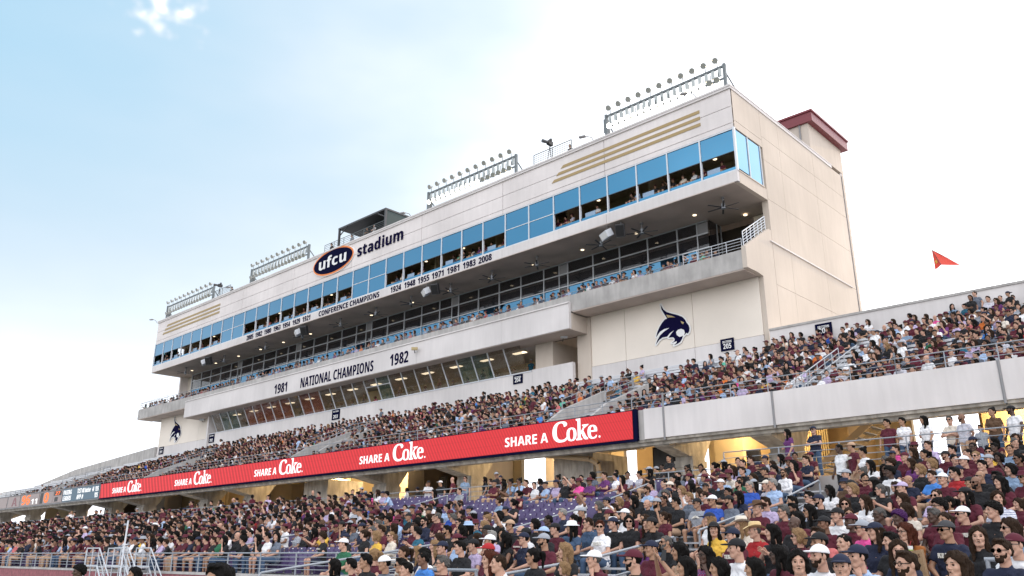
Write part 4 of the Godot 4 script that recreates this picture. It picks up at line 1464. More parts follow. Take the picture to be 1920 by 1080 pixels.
# ---------------------------------------------------------------- people
# A distance field on a grid, meshed as surface nets.
class Field:
	var o: Vector3
	var h: float
	var nx: int
	var ny: int
	var nz: int
	var f := PackedFloat32Array()
	func _init(lo: Vector3, hi: Vector3, cell: float) -> void:
		o = lo
		h = cell
		nx = int((hi.x - lo.x) / cell) + 2
		ny = int((hi.y - lo.y) / cell) + 2
		nz = int((hi.z - lo.z) / cell) + 2
		f.resize(nx * ny * nz)
		f.fill(1.0)
	func span(a: float, b: float, lo: float, n: int) -> Vector2i:
		return Vector2i(clampi(int((a - lo) / h), 0, n - 1), clampi(int((b - lo) / h) + 1, 0, n - 1))
	# tapered capsule; flat = cut square at its end b
	func bone(a: Vector3, b: Vector3, ra: float, rb: float, k := 0.03, flat := false, sq := Vector3.ONE) -> void:
		var m := maxf(ra, rb) * maxf(1.0 / sq.x, maxf(1.0 / sq.y, 1.0 / sq.z)) + k + h * 1.5
		var X := span(minf(a.x, b.x) - m, maxf(a.x, b.x) + m, o.x, nx)
		var Y := span(minf(a.y, b.y) - m, maxf(a.y, b.y) + m, o.y, ny)
		var Z := span(minf(a.z, b.z) - m, maxf(a.z, b.z) + m, o.z, nz)
		var ab := b - a
		var L := maxf(ab.length_squared(), 1e-9)
		var le := sqrt(L)
		for z in range(Z.x, Z.y + 1):
			for y in range(Y.x, Y.y + 1):
				var at := (z * ny + y) * nx
				for x in range(X.x, X.y + 1):
					var p := o + Vector3(x, y, z) * h - a
					var t := p.dot(ab) / L
					var u := clampf(t, 0.0, 1.0)
					var d := ((p - ab * u) * sq).length() - ra - (rb - ra) * u
					if flat:
						d = maxf(d, (t - 1.0) * le)
					var c := f[at + x]
					var e := k - absf(c - d)
					f[at + x] = minf(c, d) - (e * e * 0.25 / k if e > 0.0 else 0.0)
	func ball(c0: Vector3, r: Vector3, k := 0.02, cut := false) -> void:
		var s := minf(r.x, minf(r.y, r.z))
		var m := k + h * 1.5
		var X := span(c0.x - r.x - m, c0.x + r.x + m, o.x, nx)
		var Y := span(c0.y - r.y - m, c0.y + r.y + m, o.y, ny)
		var Z := span(c0.z - r.z - m, c0.z + r.z + m, o.z, nz)
		for z in range(Z.x, Z.y + 1):
			for y in range(Y.x, Y.y + 1):
				var at := (z * ny + y) * nx
				for x in range(X.x, X.y + 1):
					var q := (o + Vector3(x, y, z) * h - c0) / r
					var l := q.length()
					var d := (l - 1.0) * s if l < 0.6 else l * (l - 1.0) / maxf((q / r).length(), 1e-6)
					var c := f[at + x]
					if cut:
						var e := k - absf(c + d)
						f[at + x] = maxf(c, -d) + (e * e * 0.25 / k if e > 0.0 else 0.0)
					else:
						var e := k - absf(c - d)
						f[at + x] = minf(c, d) - (e * e * 0.25 / k if e > 0.0 else 0.0)
	func keep(fn: Callable) -> void:
		for z in nz:
			for y in ny:
				var at := (z * ny + y) * nx
				for x in nx:
					if f[at + x] < 0.06:
						f[at + x] = maxf(f[at + x], fn.call(o + Vector3(x, y, z) * h))
	func shift(fn: Callable) -> void:
		for z in nz:
			for y in ny:
				var at := (z * ny + y) * nx
				for x in nx:
					if absf(f[at + x]) < 0.05:
						f[at + x] += fn.call(o + Vector3(x, y, z) * h)
	func out(b: MB, tf := Transform3D.IDENTITY) -> MB:
		var sx := 1
		var sy := nx
		var sz := nx * ny
		var id := {}
		var cells := PackedInt32Array()
		for z in nz - 1:
			for y in ny - 1:
				var at := (z * ny + y) * nx
				for x in nx - 1:
					var i0 := at + x
					var v0 := f[i0]
					if v0 > 0.12 or v0 < -0.12:
						continue
					var n := int(v0 < 0.0) + int(f[i0 + 1] < 0.0) + int(f[i0 + sy] < 0.0) + int(f[i0 + sy + 1] < 0.0) + int(f[i0 + sz] < 0.0) + int(f[i0 + sz + 1] < 0.0) + int(f[i0 + sz + sy] < 0.0) + int(f[i0 + sz + sy + 1] < 0.0)
					if n == 0 or n == 8:
						continue
					var sum := Vector3.ZERO
					var cnt := 0
					for e in [[0, 1, Vector3.ZERO, Vector3.RIGHT], [sy, sy + 1, Vector3.UP, Vector3.RIGHT], [sz, sz + 1, Vector3.BACK, Vector3.RIGHT], [sz + sy, sz + sy + 1, Vector3(0, 1, 1), Vector3.RIGHT], [0, sy, Vector3.ZERO, Vector3.UP], [1, sy + 1, Vector3.RIGHT, Vector3.UP], [sz, sz + sy, Vector3.BACK, Vector3.UP], [sz + 1, sz + sy + 1, Vector3(1, 0, 1), Vector3.UP], [0, sz, Vector3.ZERO, Vector3.BACK], [1, sz + 1, Vector3.RIGHT, Vector3.BACK], [sy, sz + sy, Vector3.UP, Vector3.BACK], [sy + 1, sz + sy + 1, Vector3(1, 1, 0), Vector3.BACK]]:
						var a := f[i0 + e[0]]
						var c := f[i0 + e[1]]
						if (a < 0.0) != (c < 0.0):
							sum += e[2] + e[3] * (a / (a - c))
							cnt += 1
					var g := Vector3(f[i0 + 1] + f[i0 + sy + 1] + f[i0 + sz + 1] + f[i0 + sz + sy + 1] - v0 - f[i0 + sy] - f[i0 + sz] - f[i0 + sz + sy],
						f[i0 + sy] + f[i0 + sy + 1] + f[i0 + sz + sy] + f[i0 + sz + sy + 1] - v0 - f[i0 + 1] - f[i0 + sz] - f[i0 + sz + 1],
						f[i0 + sz] + f[i0 + sz + 1] + f[i0 + sz + sy] + f[i0 + sz + sy + 1] - v0 - f[i0 + 1] - f[i0 + sy] - f[i0 + sy + 1])
					id[i0] = b.v.size()
					cells.append(i0)
					b.v.append(tf * (o + (Vector3(x, y, z) + sum / cnt) * h))
					b.n.append((tf.basis * g).normalized())
					b.t.append(Vector2.ZERO)
		for i0 in cells:
			var a := f[i0] < 0.0
			for e in [[sx, sy, sz], [sy, sz, sx], [sz, sx, sy]]:
				var c := f[i0 + e[0]] < 0.0
				if a == c:
					continue
				var q0 = id.get(i0)
				var q1 = id.get(i0 - e[1])
				var q2 = id.get(i0 - e[1] - e[2])
				var q3 = id.get(i0 - e[2])
				if q0 == null or q1 == null or q2 == null or q3 == null:
					continue
				if a:
					b.i.append_array([q0, q2, q1, q0, q3, q2])
				else:
					b.i.append_array([q0, q1, q2, q0, q2, q3])
		return b

var heads := {}
var hairs := {}
var hats := {}
var extras := {}
var poses := {}
var wobble := FastNoiseLite.new()

func make_head(wide: float, jaw: float, nose: float) -> MB:
	var F := Field.new(Vector3(-0.11, -0.17, -0.13), Vector3(0.11, 0.14, 0.135), 0.0078)
	F.ball(Vector3(0, 0.032, -0.012), Vector3(0.076 * wide, 0.084, 0.096), 0.01)
	F.ball(Vector3(0, -0.028, 0.024), Vector3(0.062 * wide, 0.082, 0.064), 0.03)
	F.bone(Vector3(-0.02, -0.093, 0.058), Vector3(0.02, -0.093, 0.058), 0.021 * jaw, 0.021 * jaw, 0.025)
	for s in [-1.0, 1.0]:
		F.bone(Vector3(s * 0.05 * wide, -0.055, -0.005), Vector3(s * 0.022, -0.094, 0.05), 0.022 * jaw, 0.018, 0.025)
		F.ball(Vector3(s * 0.037, -0.024, 0.058), Vector3(0.024, 0.022, 0.022), 0.02)
		F.ball(Vector3(s * 0.031, 0.006, 0.1), Vector3(0.019, 0.012, 0.019), 0.016, true)
		F.ball(Vector3(s * 0.079 * wide, -0.008, -0.012), Vector3(0.012, 0.033, 0.021), 0.008)
		F.ball(Vector3(s * 0.013, -0.03, 0.093), Vector3(0.009, 0.008, 0.01), 0.008)
	F.bone(Vector3(-0.034, 0.026, 0.079), Vector3(0.034, 0.026, 0.079), 0.011, 0.011, 0.014)
	F.bone(Vector3(0, 0.014, 0.086), Vector3(0, -0.025, 0.086 + 0.022 * nose), 0.008, 0.012 * nose, 0.012)
	F.bone(Vector3(-0.019, -0.052, 0.083), Vector3(0.019, -0.052, 0.083), 0.007, 0.007, 0.006)
	F.bone(Vector3(-0.016, -0.064, 0.082), Vector3(0.016, -0.064, 0.082), 0.008, 0.008, 0.006)
	F.bone(Vector3(0, -0.06, -0.018), Vector3(0, -0.165, -0.03), 0.054 * (0.5 + 0.5 * jaw), 0.056 * (0.5 + 0.5 * jaw), 0.02)
	return F.out(MB.new())

func cranium(F: Field, grow: float) -> void:
	F.ball(Vector3(0, 0.032, -0.012), Vector3(0.078 + grow, 0.084 + grow, 0.098 + grow), 0.01)

func make_hair(kind: String) -> MB:
	var under := kind == "under"
	if under:
		kind = "long"
	var long := kind in ["long", "bob", "pony"]
	var F := Field.new(Vector3(-0.16, -0.36 if kind == "long" else -0.2, -0.2), Vector3(0.16, 0.19, 0.14), 0.0085)
	var grow: float = {"short": 0.012, "crew": 0.006, "long": 0.016, "bob": 0.018, "pony": 0.01, "curly": 0.036, "bun": 0.011, "fringe": 0.007}[kind]
	cranium(F, grow)
	if kind != "fringe":
		F.ball(Vector3(0, -0.015, -0.035), Vector3(0.077 + grow, 0.075, 0.075 + grow * 0.7), 0.015)
	var tilt := 0.72
	var at := 0.004
	if kind == "short":
		F.ball(Vector3(0.01, 0.105, 0.035), Vector3(0.06, 0.028, 0.06), 0.02)
	if kind == "fringe":
		tilt = -0.5
		at = 0.03
	F.keep(func(p: Vector3) -> float:
		var d := (p.z * tilt + at - p.y) / 1.232
		if kind == "fringe":
			return maxf(p.y - 0.045, -p.y - 0.07) if p.z < -0.01 else maxf(absf(p.y - 0.0) - 0.04, p.z - 0.02)
		if long and p.z < 0.01:
			return -0.05
		return d)
	if kind == "long" or kind == "bob":
		var lo := -0.27 if kind == "long" else -0.10
		for s in [-1.0, 1.0]:
			F.bone(Vector3(s * 0.062, 0.06, 0.012), Vector3(s * 0.086, lo * 0.55, 0.0), 0.024, 0.03, 0.03)
			F.bone(Vector3(s * 0.084, lo * 0.5, -0.005), Vector3(s * 0.085, lo, 0.02 if kind == "long" else -0.02), 0.03, 0.016, 0.03)
			F.bone(Vector3(s * 0.035, 0.0, -0.09), Vector3(s * 0.05, lo, -0.085), 0.045, 0.026, 0.03)
			F.bone(Vector3(s * 0.01, 0.108, 0.045), Vector3(s * 0.07, 0.035, 0.05), 0.02, 0.016, 0.02)
	if kind == "pony":
		F.bone(Vector3(0, 0.06, -0.115), Vector3(0, 0.03, -0.165), 0.022, 0.034, 0.02)
		F.bone(Vector3(0, 0.03, -0.165), Vector3(0, -0.16, -0.15), 0.034, 0.014, 0.02)
	if kind == "bun":
		F.ball(Vector3(0, 0.115, -0.085), Vector3(0.045, 0.04, 0.045), 0.015)
	if under:
		F.keep(func(p: Vector3) -> float: return p.y - 0.05)
	var curl := kind == "curly"
	F.shift(func(p: Vector3) -> float:
		if curl:
			return wobble.get_noise_3d(p.x * 34.0, p.y * 34.0, p.z * 34.0) * 0.018
		return wobble.get_noise_3d(p.x * 42.0, p.y * (7.0 if long else 16.0) + p.z * 5.0, p.z * 42.0) * 0.011 + wobble.get_noise_3d(p.x * 14.0 + 7.0, p.y * 10.0, p.z * 14.0) * 0.010)
	return F.out(MB.new())

func make_beard() -> MB:
	var F := Field.new(Vector3(-0.1, -0.15, -0.05), Vector3(0.1, 0.03, 0.13), 0.0075)
	F.ball(Vector3(0, -0.034, 0.022), Vector3(0.068, 0.086, 0.07), 0.02)
	F.bone(Vector3(-0.02, -0.096, 0.062), Vector3(0.02, -0.096, 0.062), 0.026, 0.026, 0.025)
	F.keep(func(p: Vector3) -> float: return maxf(maxf(p.y + 0.035 + absf(p.x) * -0.35 + (0.012 if absf(p.x) < 0.03 else 0.0), -p.z - 0.01), -((p - Vector3(0, -0.058, 0.09)) * Vector3(0.9, 1.6, 1)).length() + 0.018))
	F.shift(func(p: Vector3) -> float: return wobble.get_noise_3d(p.x * 60, p.y * 60, p.z * 60) * 0.004)
	return F.out(MB.new())

func make_cap(back: bool, white_front := false) -> MB:
	var F := Field.new(Vector3(-0.13, 0.0, -0.15), Vector3(0.13, 0.15, 0.24), 0.0075)
	F.ball(Vector3(0, 0.036, -0.010), Vector3(0.094, 0.096, 0.113), 0.01)
	F.keep(func(p: Vector3) -> float: return 0.036 + p.z * 0.10 - p.y)
	F.ball(Vector3(0, 0.052, 0.115), Vector3(0.076, 0.012, 0.085), 0.008)
	F.ball(Vector3(0, 0.131, -0.01), Vector3(0.009, 0.006, 0.009), 0.004)
	var b := F.out(MB.new())
	if back:
		var r := MB.new()
		r.add(b, Transform3D(Basis(Vector3.UP, PI), Vector3(0, 0, -0.015)))
		return r
	return b

func make_brim_hat(cowboy: bool) -> MB:
	var b := MB.new()
	var seg := 28
	var rings := []
	# profile: brim edge -> brim inner -> crown
	var prof := [[0.185, 0.0], [0.15, 0.004], [0.105, 0.01], [0.098, 0.05], [0.092, 0.09], [0.07, 0.112], [0.03, 0.105], [0.0, 0.1]] if cowboy else [[0.155, -0.012], [0.13, 0.0], [0.1, 0.012], [0.095, 0.05], [0.085, 0.078], [0.05, 0.09], [0.0, 0.092]]
	for p in prof:
		for s in seg + 1:
			var g := TAU * s / seg
			var y: float = 0.052 + p[1]
			if cowboy and p[0] > 0.12:
				y += 0.055 * pow(absf(cos(g)), 2.0) * (p[0] - 0.1) / 0.085 - 0.02 * pow(absf(sin(g)), 2.0) * (p[0] - 0.1) / 0.085
			b.v.append(Vector3(cos(g) * p[0] * 0.9, y, sin(g) * p[0] * 1.1 - 0.01))
			b.t.append(Vector2.ZERO)
	var w := seg + 1
	for r in prof.size() - 1:
		for s in seg:
			var p0 := r * w + s
			b.i.append_array([p0, p0 + w, p0 + 1, p0 + 1, p0 + w, p0 + w + 1])
	b.n.resize(b.v.size())
	for k in range(0, b.i.size(), 3):
		var nn := (b.v[b.i[k + 2]] - b.v[b.i[k]]).cross(b.v[b.i[k + 1]] - b.v[b.i[k]])
		for q in 3:
			b.n[b.i[k + q]] += nn
	for k in b.n.size():
		b.n[k] = b.n[k].normalized() if b.n[k].length() > 0.0 else Vector3.UP
	return b

func make_glasses(dark: bool) -> MB:
	var b := MB.new()
	for s in [-1.0, 1.0]:
		if dark:
			b.ball(Vector3(s * 0.033, 0.004, 0.092), Vector3(0.028, 0.021, 0.010), 6, 10)
		else:
			for k in 10:
				var g := TAU * k / 10.0
				var g2 := TAU * (k + 1) / 10.0
				b.cyl(Vector3(s * 0.033 + cos(g) * 0.025, 0.004 + sin(g) * 0.019, 0.098), Vector3(s * 0.033 + cos(g2) * 0.025, 0.004 + sin(g2) * 0.019, 0.098), 0.003, 0.003, 4, false)
		b.box(Vector3(s * 0.074, 0.01, 0.045), Vector3(0.004, 0.008, 0.1))
		b.box(Vector3(s * 0.064, 0.01, 0.092), Vector3(0.02, 0.008, 0.008))
	b.box(Vector3(0, 0.01, 0.101), Vector3(0.016, 0.006, 0.006))
	return b

func make_hand() -> MB:
	var F := Field.new(Vector3(-0.07, -0.03, -0.05), Vector3(0.07, 0.205, 0.06), 0.007)
	F.bone(Vector3(0.0, -0.01, 0), Vector3(0, 0.03, 0), 0.026, 0.03, 0.01, false, Vector3(1, 1, 1.35))
	for s in [-0.026, -0.009, 0.009, 0.026]:
		F.bone(Vector3(s * 0.7, 0.03, 0), Vector3(s, 0.088, 0.0), 0.015, 0.0125, 0.012, false, Vector3(1, 1, 1.1))
		var l: float = {-0.026: 0.033, -0.009: 0.043, 0.009: 0.046, 0.026: 0.04}[s]
		F.bone(Vector3(s, 0.09, 0.001), Vector3(s * 1.25, 0.09 + l, 0.014), 0.0092, 0.0085, 0.003)
		F.bone(Vector3(s * 1.25, 0.09 + l, 0.014), Vector3(s * 1.25, 0.09 + l * 1.6, 0.036), 0.0085, 0.0075, 0.003)
	F.bone(Vector3(0.022, 0.022, 0.006), Vector3(0.048, 0.06, 0.022), 0.014, 0.0105, 0.01)
	F.bone(Vector3(0.048, 0.06, 0.022), Vector3(0.05, 0.088, 0.034), 0.01, 0.0085, 0.004)
	return F.out(MB.new())

# joints of a pose: [elbow L, wrist L, elbow R, wrist R] plus lean and head turn
func make_pose(key: String, d: Dictionary, head: MB, hand: MB) -> void:
	var woman: bool = d.get("woman", false)
	var stand: bool = d.get("stand", false)
	var lean: float = d.get("lean", 0.0)
	var hip := Vector3(0, 0.94 if stand else 0.52, 0.0)
	var sw := 0.15 if woman else 0.175
	var up := Vector3(0, cos(lean), sin(lean))
	var chest := hip + up * 0.26
	var should := hip + up * 0.43 + Vector3(0, 0, -0.02)
	var neck := hip + up * 0.52 + Vector3(0, 0, -0.01)
	var hc := hip + up * 0.52 + Vector3(0, 0.155, 0.03 + lean * 0.05)
	var legs := []
	for s in [-1.0, 1.0]:
		var h0 := hip + Vector3(s * 0.095, -0.03, 0.02)
		if stand:
			legs.append([h0, Vector3(s * 0.11, 0.5, 0.03), Vector3(s * 0.12, 0.09, -0.02)])
		else:
			legs.append([h0, Vector3(s * d.get("knees", 0.15), 0.52, 0.44), Vector3(s * 0.14, 0.09, 0.42)])
	var arms: Array = d.arms
	var lo := Vector3(-0.5, 0.0, -0.3)
	var hi := Vector3(0.5, 1.65 if stand else 1.5, 0.75)
	# skin: trunk, arms, hands and legs in one field
	var F := Field.new(lo, hi, 0.02)
	F.bone(hip + Vector3(-0.07, 0, 0), hip + Vector3(0.07, 0, 0), 0.095, 0.095, 0.03)
	F.bone(hip, chest, 0.09, 0.09, 0.04)
	F.bone(chest, should, 0.09, 0.055, 0.04)
	F.bone(should + Vector3(-sw * 0.85, -0.01, 0), should + Vector3(sw * 0.85, -0.01, 0), 0.055, 0.055, 0.05)
	F.bone(should, hc + Vector3(0, -0.09, -0.035), 0.06, 0.052, 0.03)
	var G := Field.new(lo, hi, 0.019)   # shirt
	var wide := 0.055 if woman else 0.075
	G.bone(hip + Vector3(-0.075, -0.03, 0), hip + Vector3(0.075, -0.03, 0), 0.122, 0.122, 0.03)
	for s in [-1.0, 1.0]:
		G.bone(hip + Vector3(s * wide, 0.03, 0), chest + Vector3(s * wide, 0, -0.005), 0.112 + d.get("belly", 0.0), 0.115, 0.05)
		G.bone(chest + Vector3(s * wide, 0, 0), should + Vector3(s * 0.07, -0.035, 0), 0.112, 0.075, 0.05)
		if woman:
			G.ball(chest + up * 0.06 + Vector3(s * 0.075, 0, 0.085), Vector3(0.07, 0.065, 0.06), 0.04)
	G.bone(should + Vector3(-sw * 0.9, -0.012, 0), should + Vector3(sw * 0.9, -0.012, 0), 0.066, 0.066, 0.05)
	G.bone(should, neck + Vector3(0, 0.01, 0), 0.075, 0.064, 0.035, true)
	var hands := []
	for q in 2:
		var s := -1.0 if q == 0 else 1.0
		var sh := should + Vector3(s * sw, -0.015, 0)
		var el: Vector3 = arms[q * 2]
		var wr: Vector3 = arms[q * 2 + 1]
		F.bone(sh, el, 0.052, 0.042, 0.03)
		F.bone(el, wr, 0.043, 0.028, 0.02)
		var sl: float = d.get("sleeve", 0.62)
		if sl > 1.0:
			G.bone(sh, el, 0.066, 0.054, 0.03)
			G.bone(el, el.lerp(wr, 0.92), 0.054, 0.04, 0.02, true)
		elif sl > 0.0:
			G.bone(sh, sh.lerp(el, sl), 0.067, 0.064, 0.03, true)
		var dir := (wr - el).normalized()
		var palm: Vector3 = d.get("palm", Vector3(0, -0.3, 0.6) if not stand else Vector3(-s, 0, 0.2))
		var zz := (palm - dir * palm.dot(dir)).normalized()
		var xx := dir.cross(zz).normalized()
		hands.append(Transform3D(Basis(xx * (1.0 if q == 0 else 1.0), dir, zz), wr + dir * 0.02))
	var P := Field.new(Vector3(-0.35, 0.0, -0.25), Vector3(0.35, hip.y + 0.16, 0.65), 0.026)
	P.bone(hip + Vector3(-0.07, -0.01, -0.01), hip + Vector3(0.07, -0.01, -0.01), 0.125, 0.125, 0.03)
	var S := Field.new(Vector3(-0.3, 0.0, -0.2), Vector3(0.3, 0.25, 0.72), 0.022)
	for l in legs:
		F.bone(l[0], l[1], 0.08, 0.056, 0.03)
		F.bone(l[1], l[2], 0.055, 0.036, 0.02)
		P.bone(l[0], l[1], 0.094, 0.07, 0.03)
		if d.get("shorts", false):
			pass
		else:
			P.bone(l[1], l[2] + Vector3(0, 0.0, 0), 0.069, 0.056, 0.02, true)
		S.bone(l[2] + Vector3(0, -0.045, -0.04), l[2] + Vector3(0, -0.05, 0.13), 0.042, 0.036, 0.02)
	if d.get("shorts", false):
		P.keep(func(p: Vector3) -> float: return p.z - 0.40 if not stand else 0.55 - p.y)
	var folds: float = 0.016
	G.shift(func(p: Vector3) -> float: return wobble.get_noise_3d(p.x * 9.0, p.y * 13.0 + p.x * 6.0, p.z * 9.0) * folds - absf(wobble.get_noise_3d(p.x * 5.0 + 9.0, p.y * 15.0 - p.x * 12.0, p.z * 6.0)) * 0.012 + 0.003)
	var skin := F.out(MB.new())
	var turn := Basis(Vector3.UP, d.get("yaw", 0.0)) * Basis(Vector3.RIGHT, d.get("nod", 0.0))
	var ht := Transform3D(turn.scaled(Vector3.ONE * 1.05), hc)
	skin.add(head, ht)
	for q in 2:
		skin.add(hand, hands[q])
	var eyes := MB.new()
	var iris := MB.new()
	for s in [-1.0, 1.0]:
		eyes.ball(Vector3(s * 0.031, 0.005, 0.0735), Vector3(0.0135, 0.0095, 0.0125), 5, 7)
		iris.ball(Vector3(s * 0.031 + 0.001, 0.005, 0.0815), Vector3(0.006, 0.0065, 0.0056), 4, 6)
		iris.box(Vector3(s * 0.032, 0.0285, 0.0885), Vector3(0.03, 0.0055, 0.007), Basis(Vector3.BACK, -s * 0.12))
	var lips := MB.new()
	lips.ball(Vector3(0, -0.0575, 0.0865), Vector3(0.02, 0.0065, 0.0065), 5, 8)
	var pack := {"skin": skin, "shirt": G.out(MB.new()), "pants": P.out(MB.new()), "shoes": S.out(MB.new()), "eyes": MB.new(), "iris": MB.new(), "lips": MB.new(), "head": ht, "chest": chest, "up": up, "wrists": [arms[1], arms[3]], "woman": woman, "stand": stand, "face": hc}
	pack.eyes.add(eyes, ht)
	pack.iris.add(iris, ht)
	pack.lips.add(lips, ht)
	poses[key] = pack

const POSES := {
	"lap_man": {"arms": [Vector3(-0.27, 0.70, 0.06), Vector3(-0.10, 0.60, 0.30), Vector3(0.27, 0.70, 0.06), Vector3(0.11, 0.61, 0.30)], "yaw": -0.55, "shorts": true},
	"lap_woman": {"woman": true, "arms": [Vector3(-0.23, 0.70, 0.05), Vector3(-0.06, 0.61, 0.30), Vector3(0.23, 0.70, 0.05), Vector3(0.08, 0.62, 0.29)], "yaw": -0.75, "knees": 0.08, "shorts": true, "sleeve": 0.5},
	"cross_man": {"arms": [Vector3(-0.27, 0.70, 0.10), Vector3(0.06, 0.74, 0.23), Vector3(0.27, 0.70, 0.10), Vector3(-0.04, 0.71, 0.22)], "yaw": -0.25, "lean": -0.06, "belly": 0.02},
	"lean_man": {"arms": [Vector3(-0.22, 0.60, 0.36), Vector3(-0.03, 0.63, 0.52), Vector3(0.22, 0.60, 0.36), Vector3(0.05, 0.64, 0.52)], "yaw": -0.4, "lean": 0.42, "nod": -0.05},
	"chin_woman": {"woman": true, "arms": [Vector3(-0.20, 0.68, 0.16), Vector3(0.06, 0.66, 0.27), Vector3(0.18, 0.70, 0.20), Vector3(0.055, 0.97, 0.17)], "yaw": -0.35, "lean": 0.14, "palm": Vector3(-0.5, 0.0, -0.6)},
	"clap_woman": {"woman": true, "arms": [Vector3(-0.23, 0.74, 0.10), Vector3(-0.04, 0.87, 0.29), Vector3(0.23, 0.74, 0.10), Vector3(0.05, 0.88, 0.28)], "yaw": -1.0, "palm": Vector3(0.2, 0, 0.4), "sleeve": 0.3},
	"phone_woman": {"woman": true, "arms": [Vector3(-0.24, 0.82, 0.22), Vector3(-0.10, 1.08, 0.36), Vector3(0.20, 0.82, 0.24), Vector3(0.02, 1.09, 0.37)], "yaw": -0.5, "sleeve": 0.0, "palm": Vector3(0.3, 0.3, -0.5)},
	"shade_man": {"arms": [Vector3(-0.27, 0.70, 0.06), Vector3(-0.10, 0.60, 0.30), Vector3(0.36, 1.02, 0.12), Vector3(0.13, 1.26, 0.13)], "yaw": -0.3, "palm": Vector3(0, -1, 0)},
	"hoodie_man": {"arms": [Vector3(-0.26, 0.70, 0.08), Vector3(-0.05, 0.64, 0.28), Vector3(0.26, 0.70, 0.08), Vector3(0.08, 0.63, 0.28)], "yaw": 0.2, "sleeve": 1.5, "belly": 0.015},
	"turn_woman": {"woman": true, "arms": [Vector3(-0.23, 0.70, 0.05), Vector3(-0.08, 0.60, 0.28), Vector3(0.23, 0.70, 0.05), Vector3(0.08, 0.61, 0.28)], "yaw": 0.65, "sleeve": 0.62, "knees": 0.1},
	"stand_man": {"stand": true, "arms": [Vector3(-0.28, 1.12, -0.02), Vector3(-0.27, 0.88, 0.10), Vector3(0.28, 1.12, -0.02), Vector3(0.27, 0.88, 0.10)], "yaw": -0.6, "shorts": true},
	"stand_woman": {"stand": true, "woman": true, "arms": [Vector3(-0.23, 1.13, 0.0), Vector3(-0.06, 1.07, 0.20), Vector3(0.23, 1.12, 0.0), Vector3(0.22, 0.90, 0.12)], "yaw": -0.5, "shorts": true},
	"stand_cross": {"stand": true, "arms": [Vector3(-0.27, 1.12, 0.10), Vector3(0.06, 1.16, 0.22), Vector3(0.27, 1.12, 0.10), Vector3(-0.04, 1.13, 0.21)], "yaw": 0.1},
}

func wardrobe() -> void:
	wobble.seed = 9
	wobble.frequency = 1.0
	wobble.fractal_octaves = 2
	heads = {"man": make_head(1.0, 1.15, 1.1), "woman": make_head(0.94, 0.86, 0.85)}
	for k in ["short", "crew", "long", "bob", "pony", "curly", "bun", "fringe", "under"]:
		hairs[k] = make_hair(k)
	hats = {"cap": make_cap(false), "back_cap": make_cap(true), "cowboy": make_brim_hat(true), "bucket": make_brim_hat(false)}
	extras = {"sunglasses": make_glasses(true), "glasses": make_glasses(false), "beard": make_beard()}
	var hand := make_hand()
	for k in POSES:
		var d: Dictionary = POSES[k]
		make_pose(k, d, heads["woman" if d.get("woman", false) else "man"], hand)

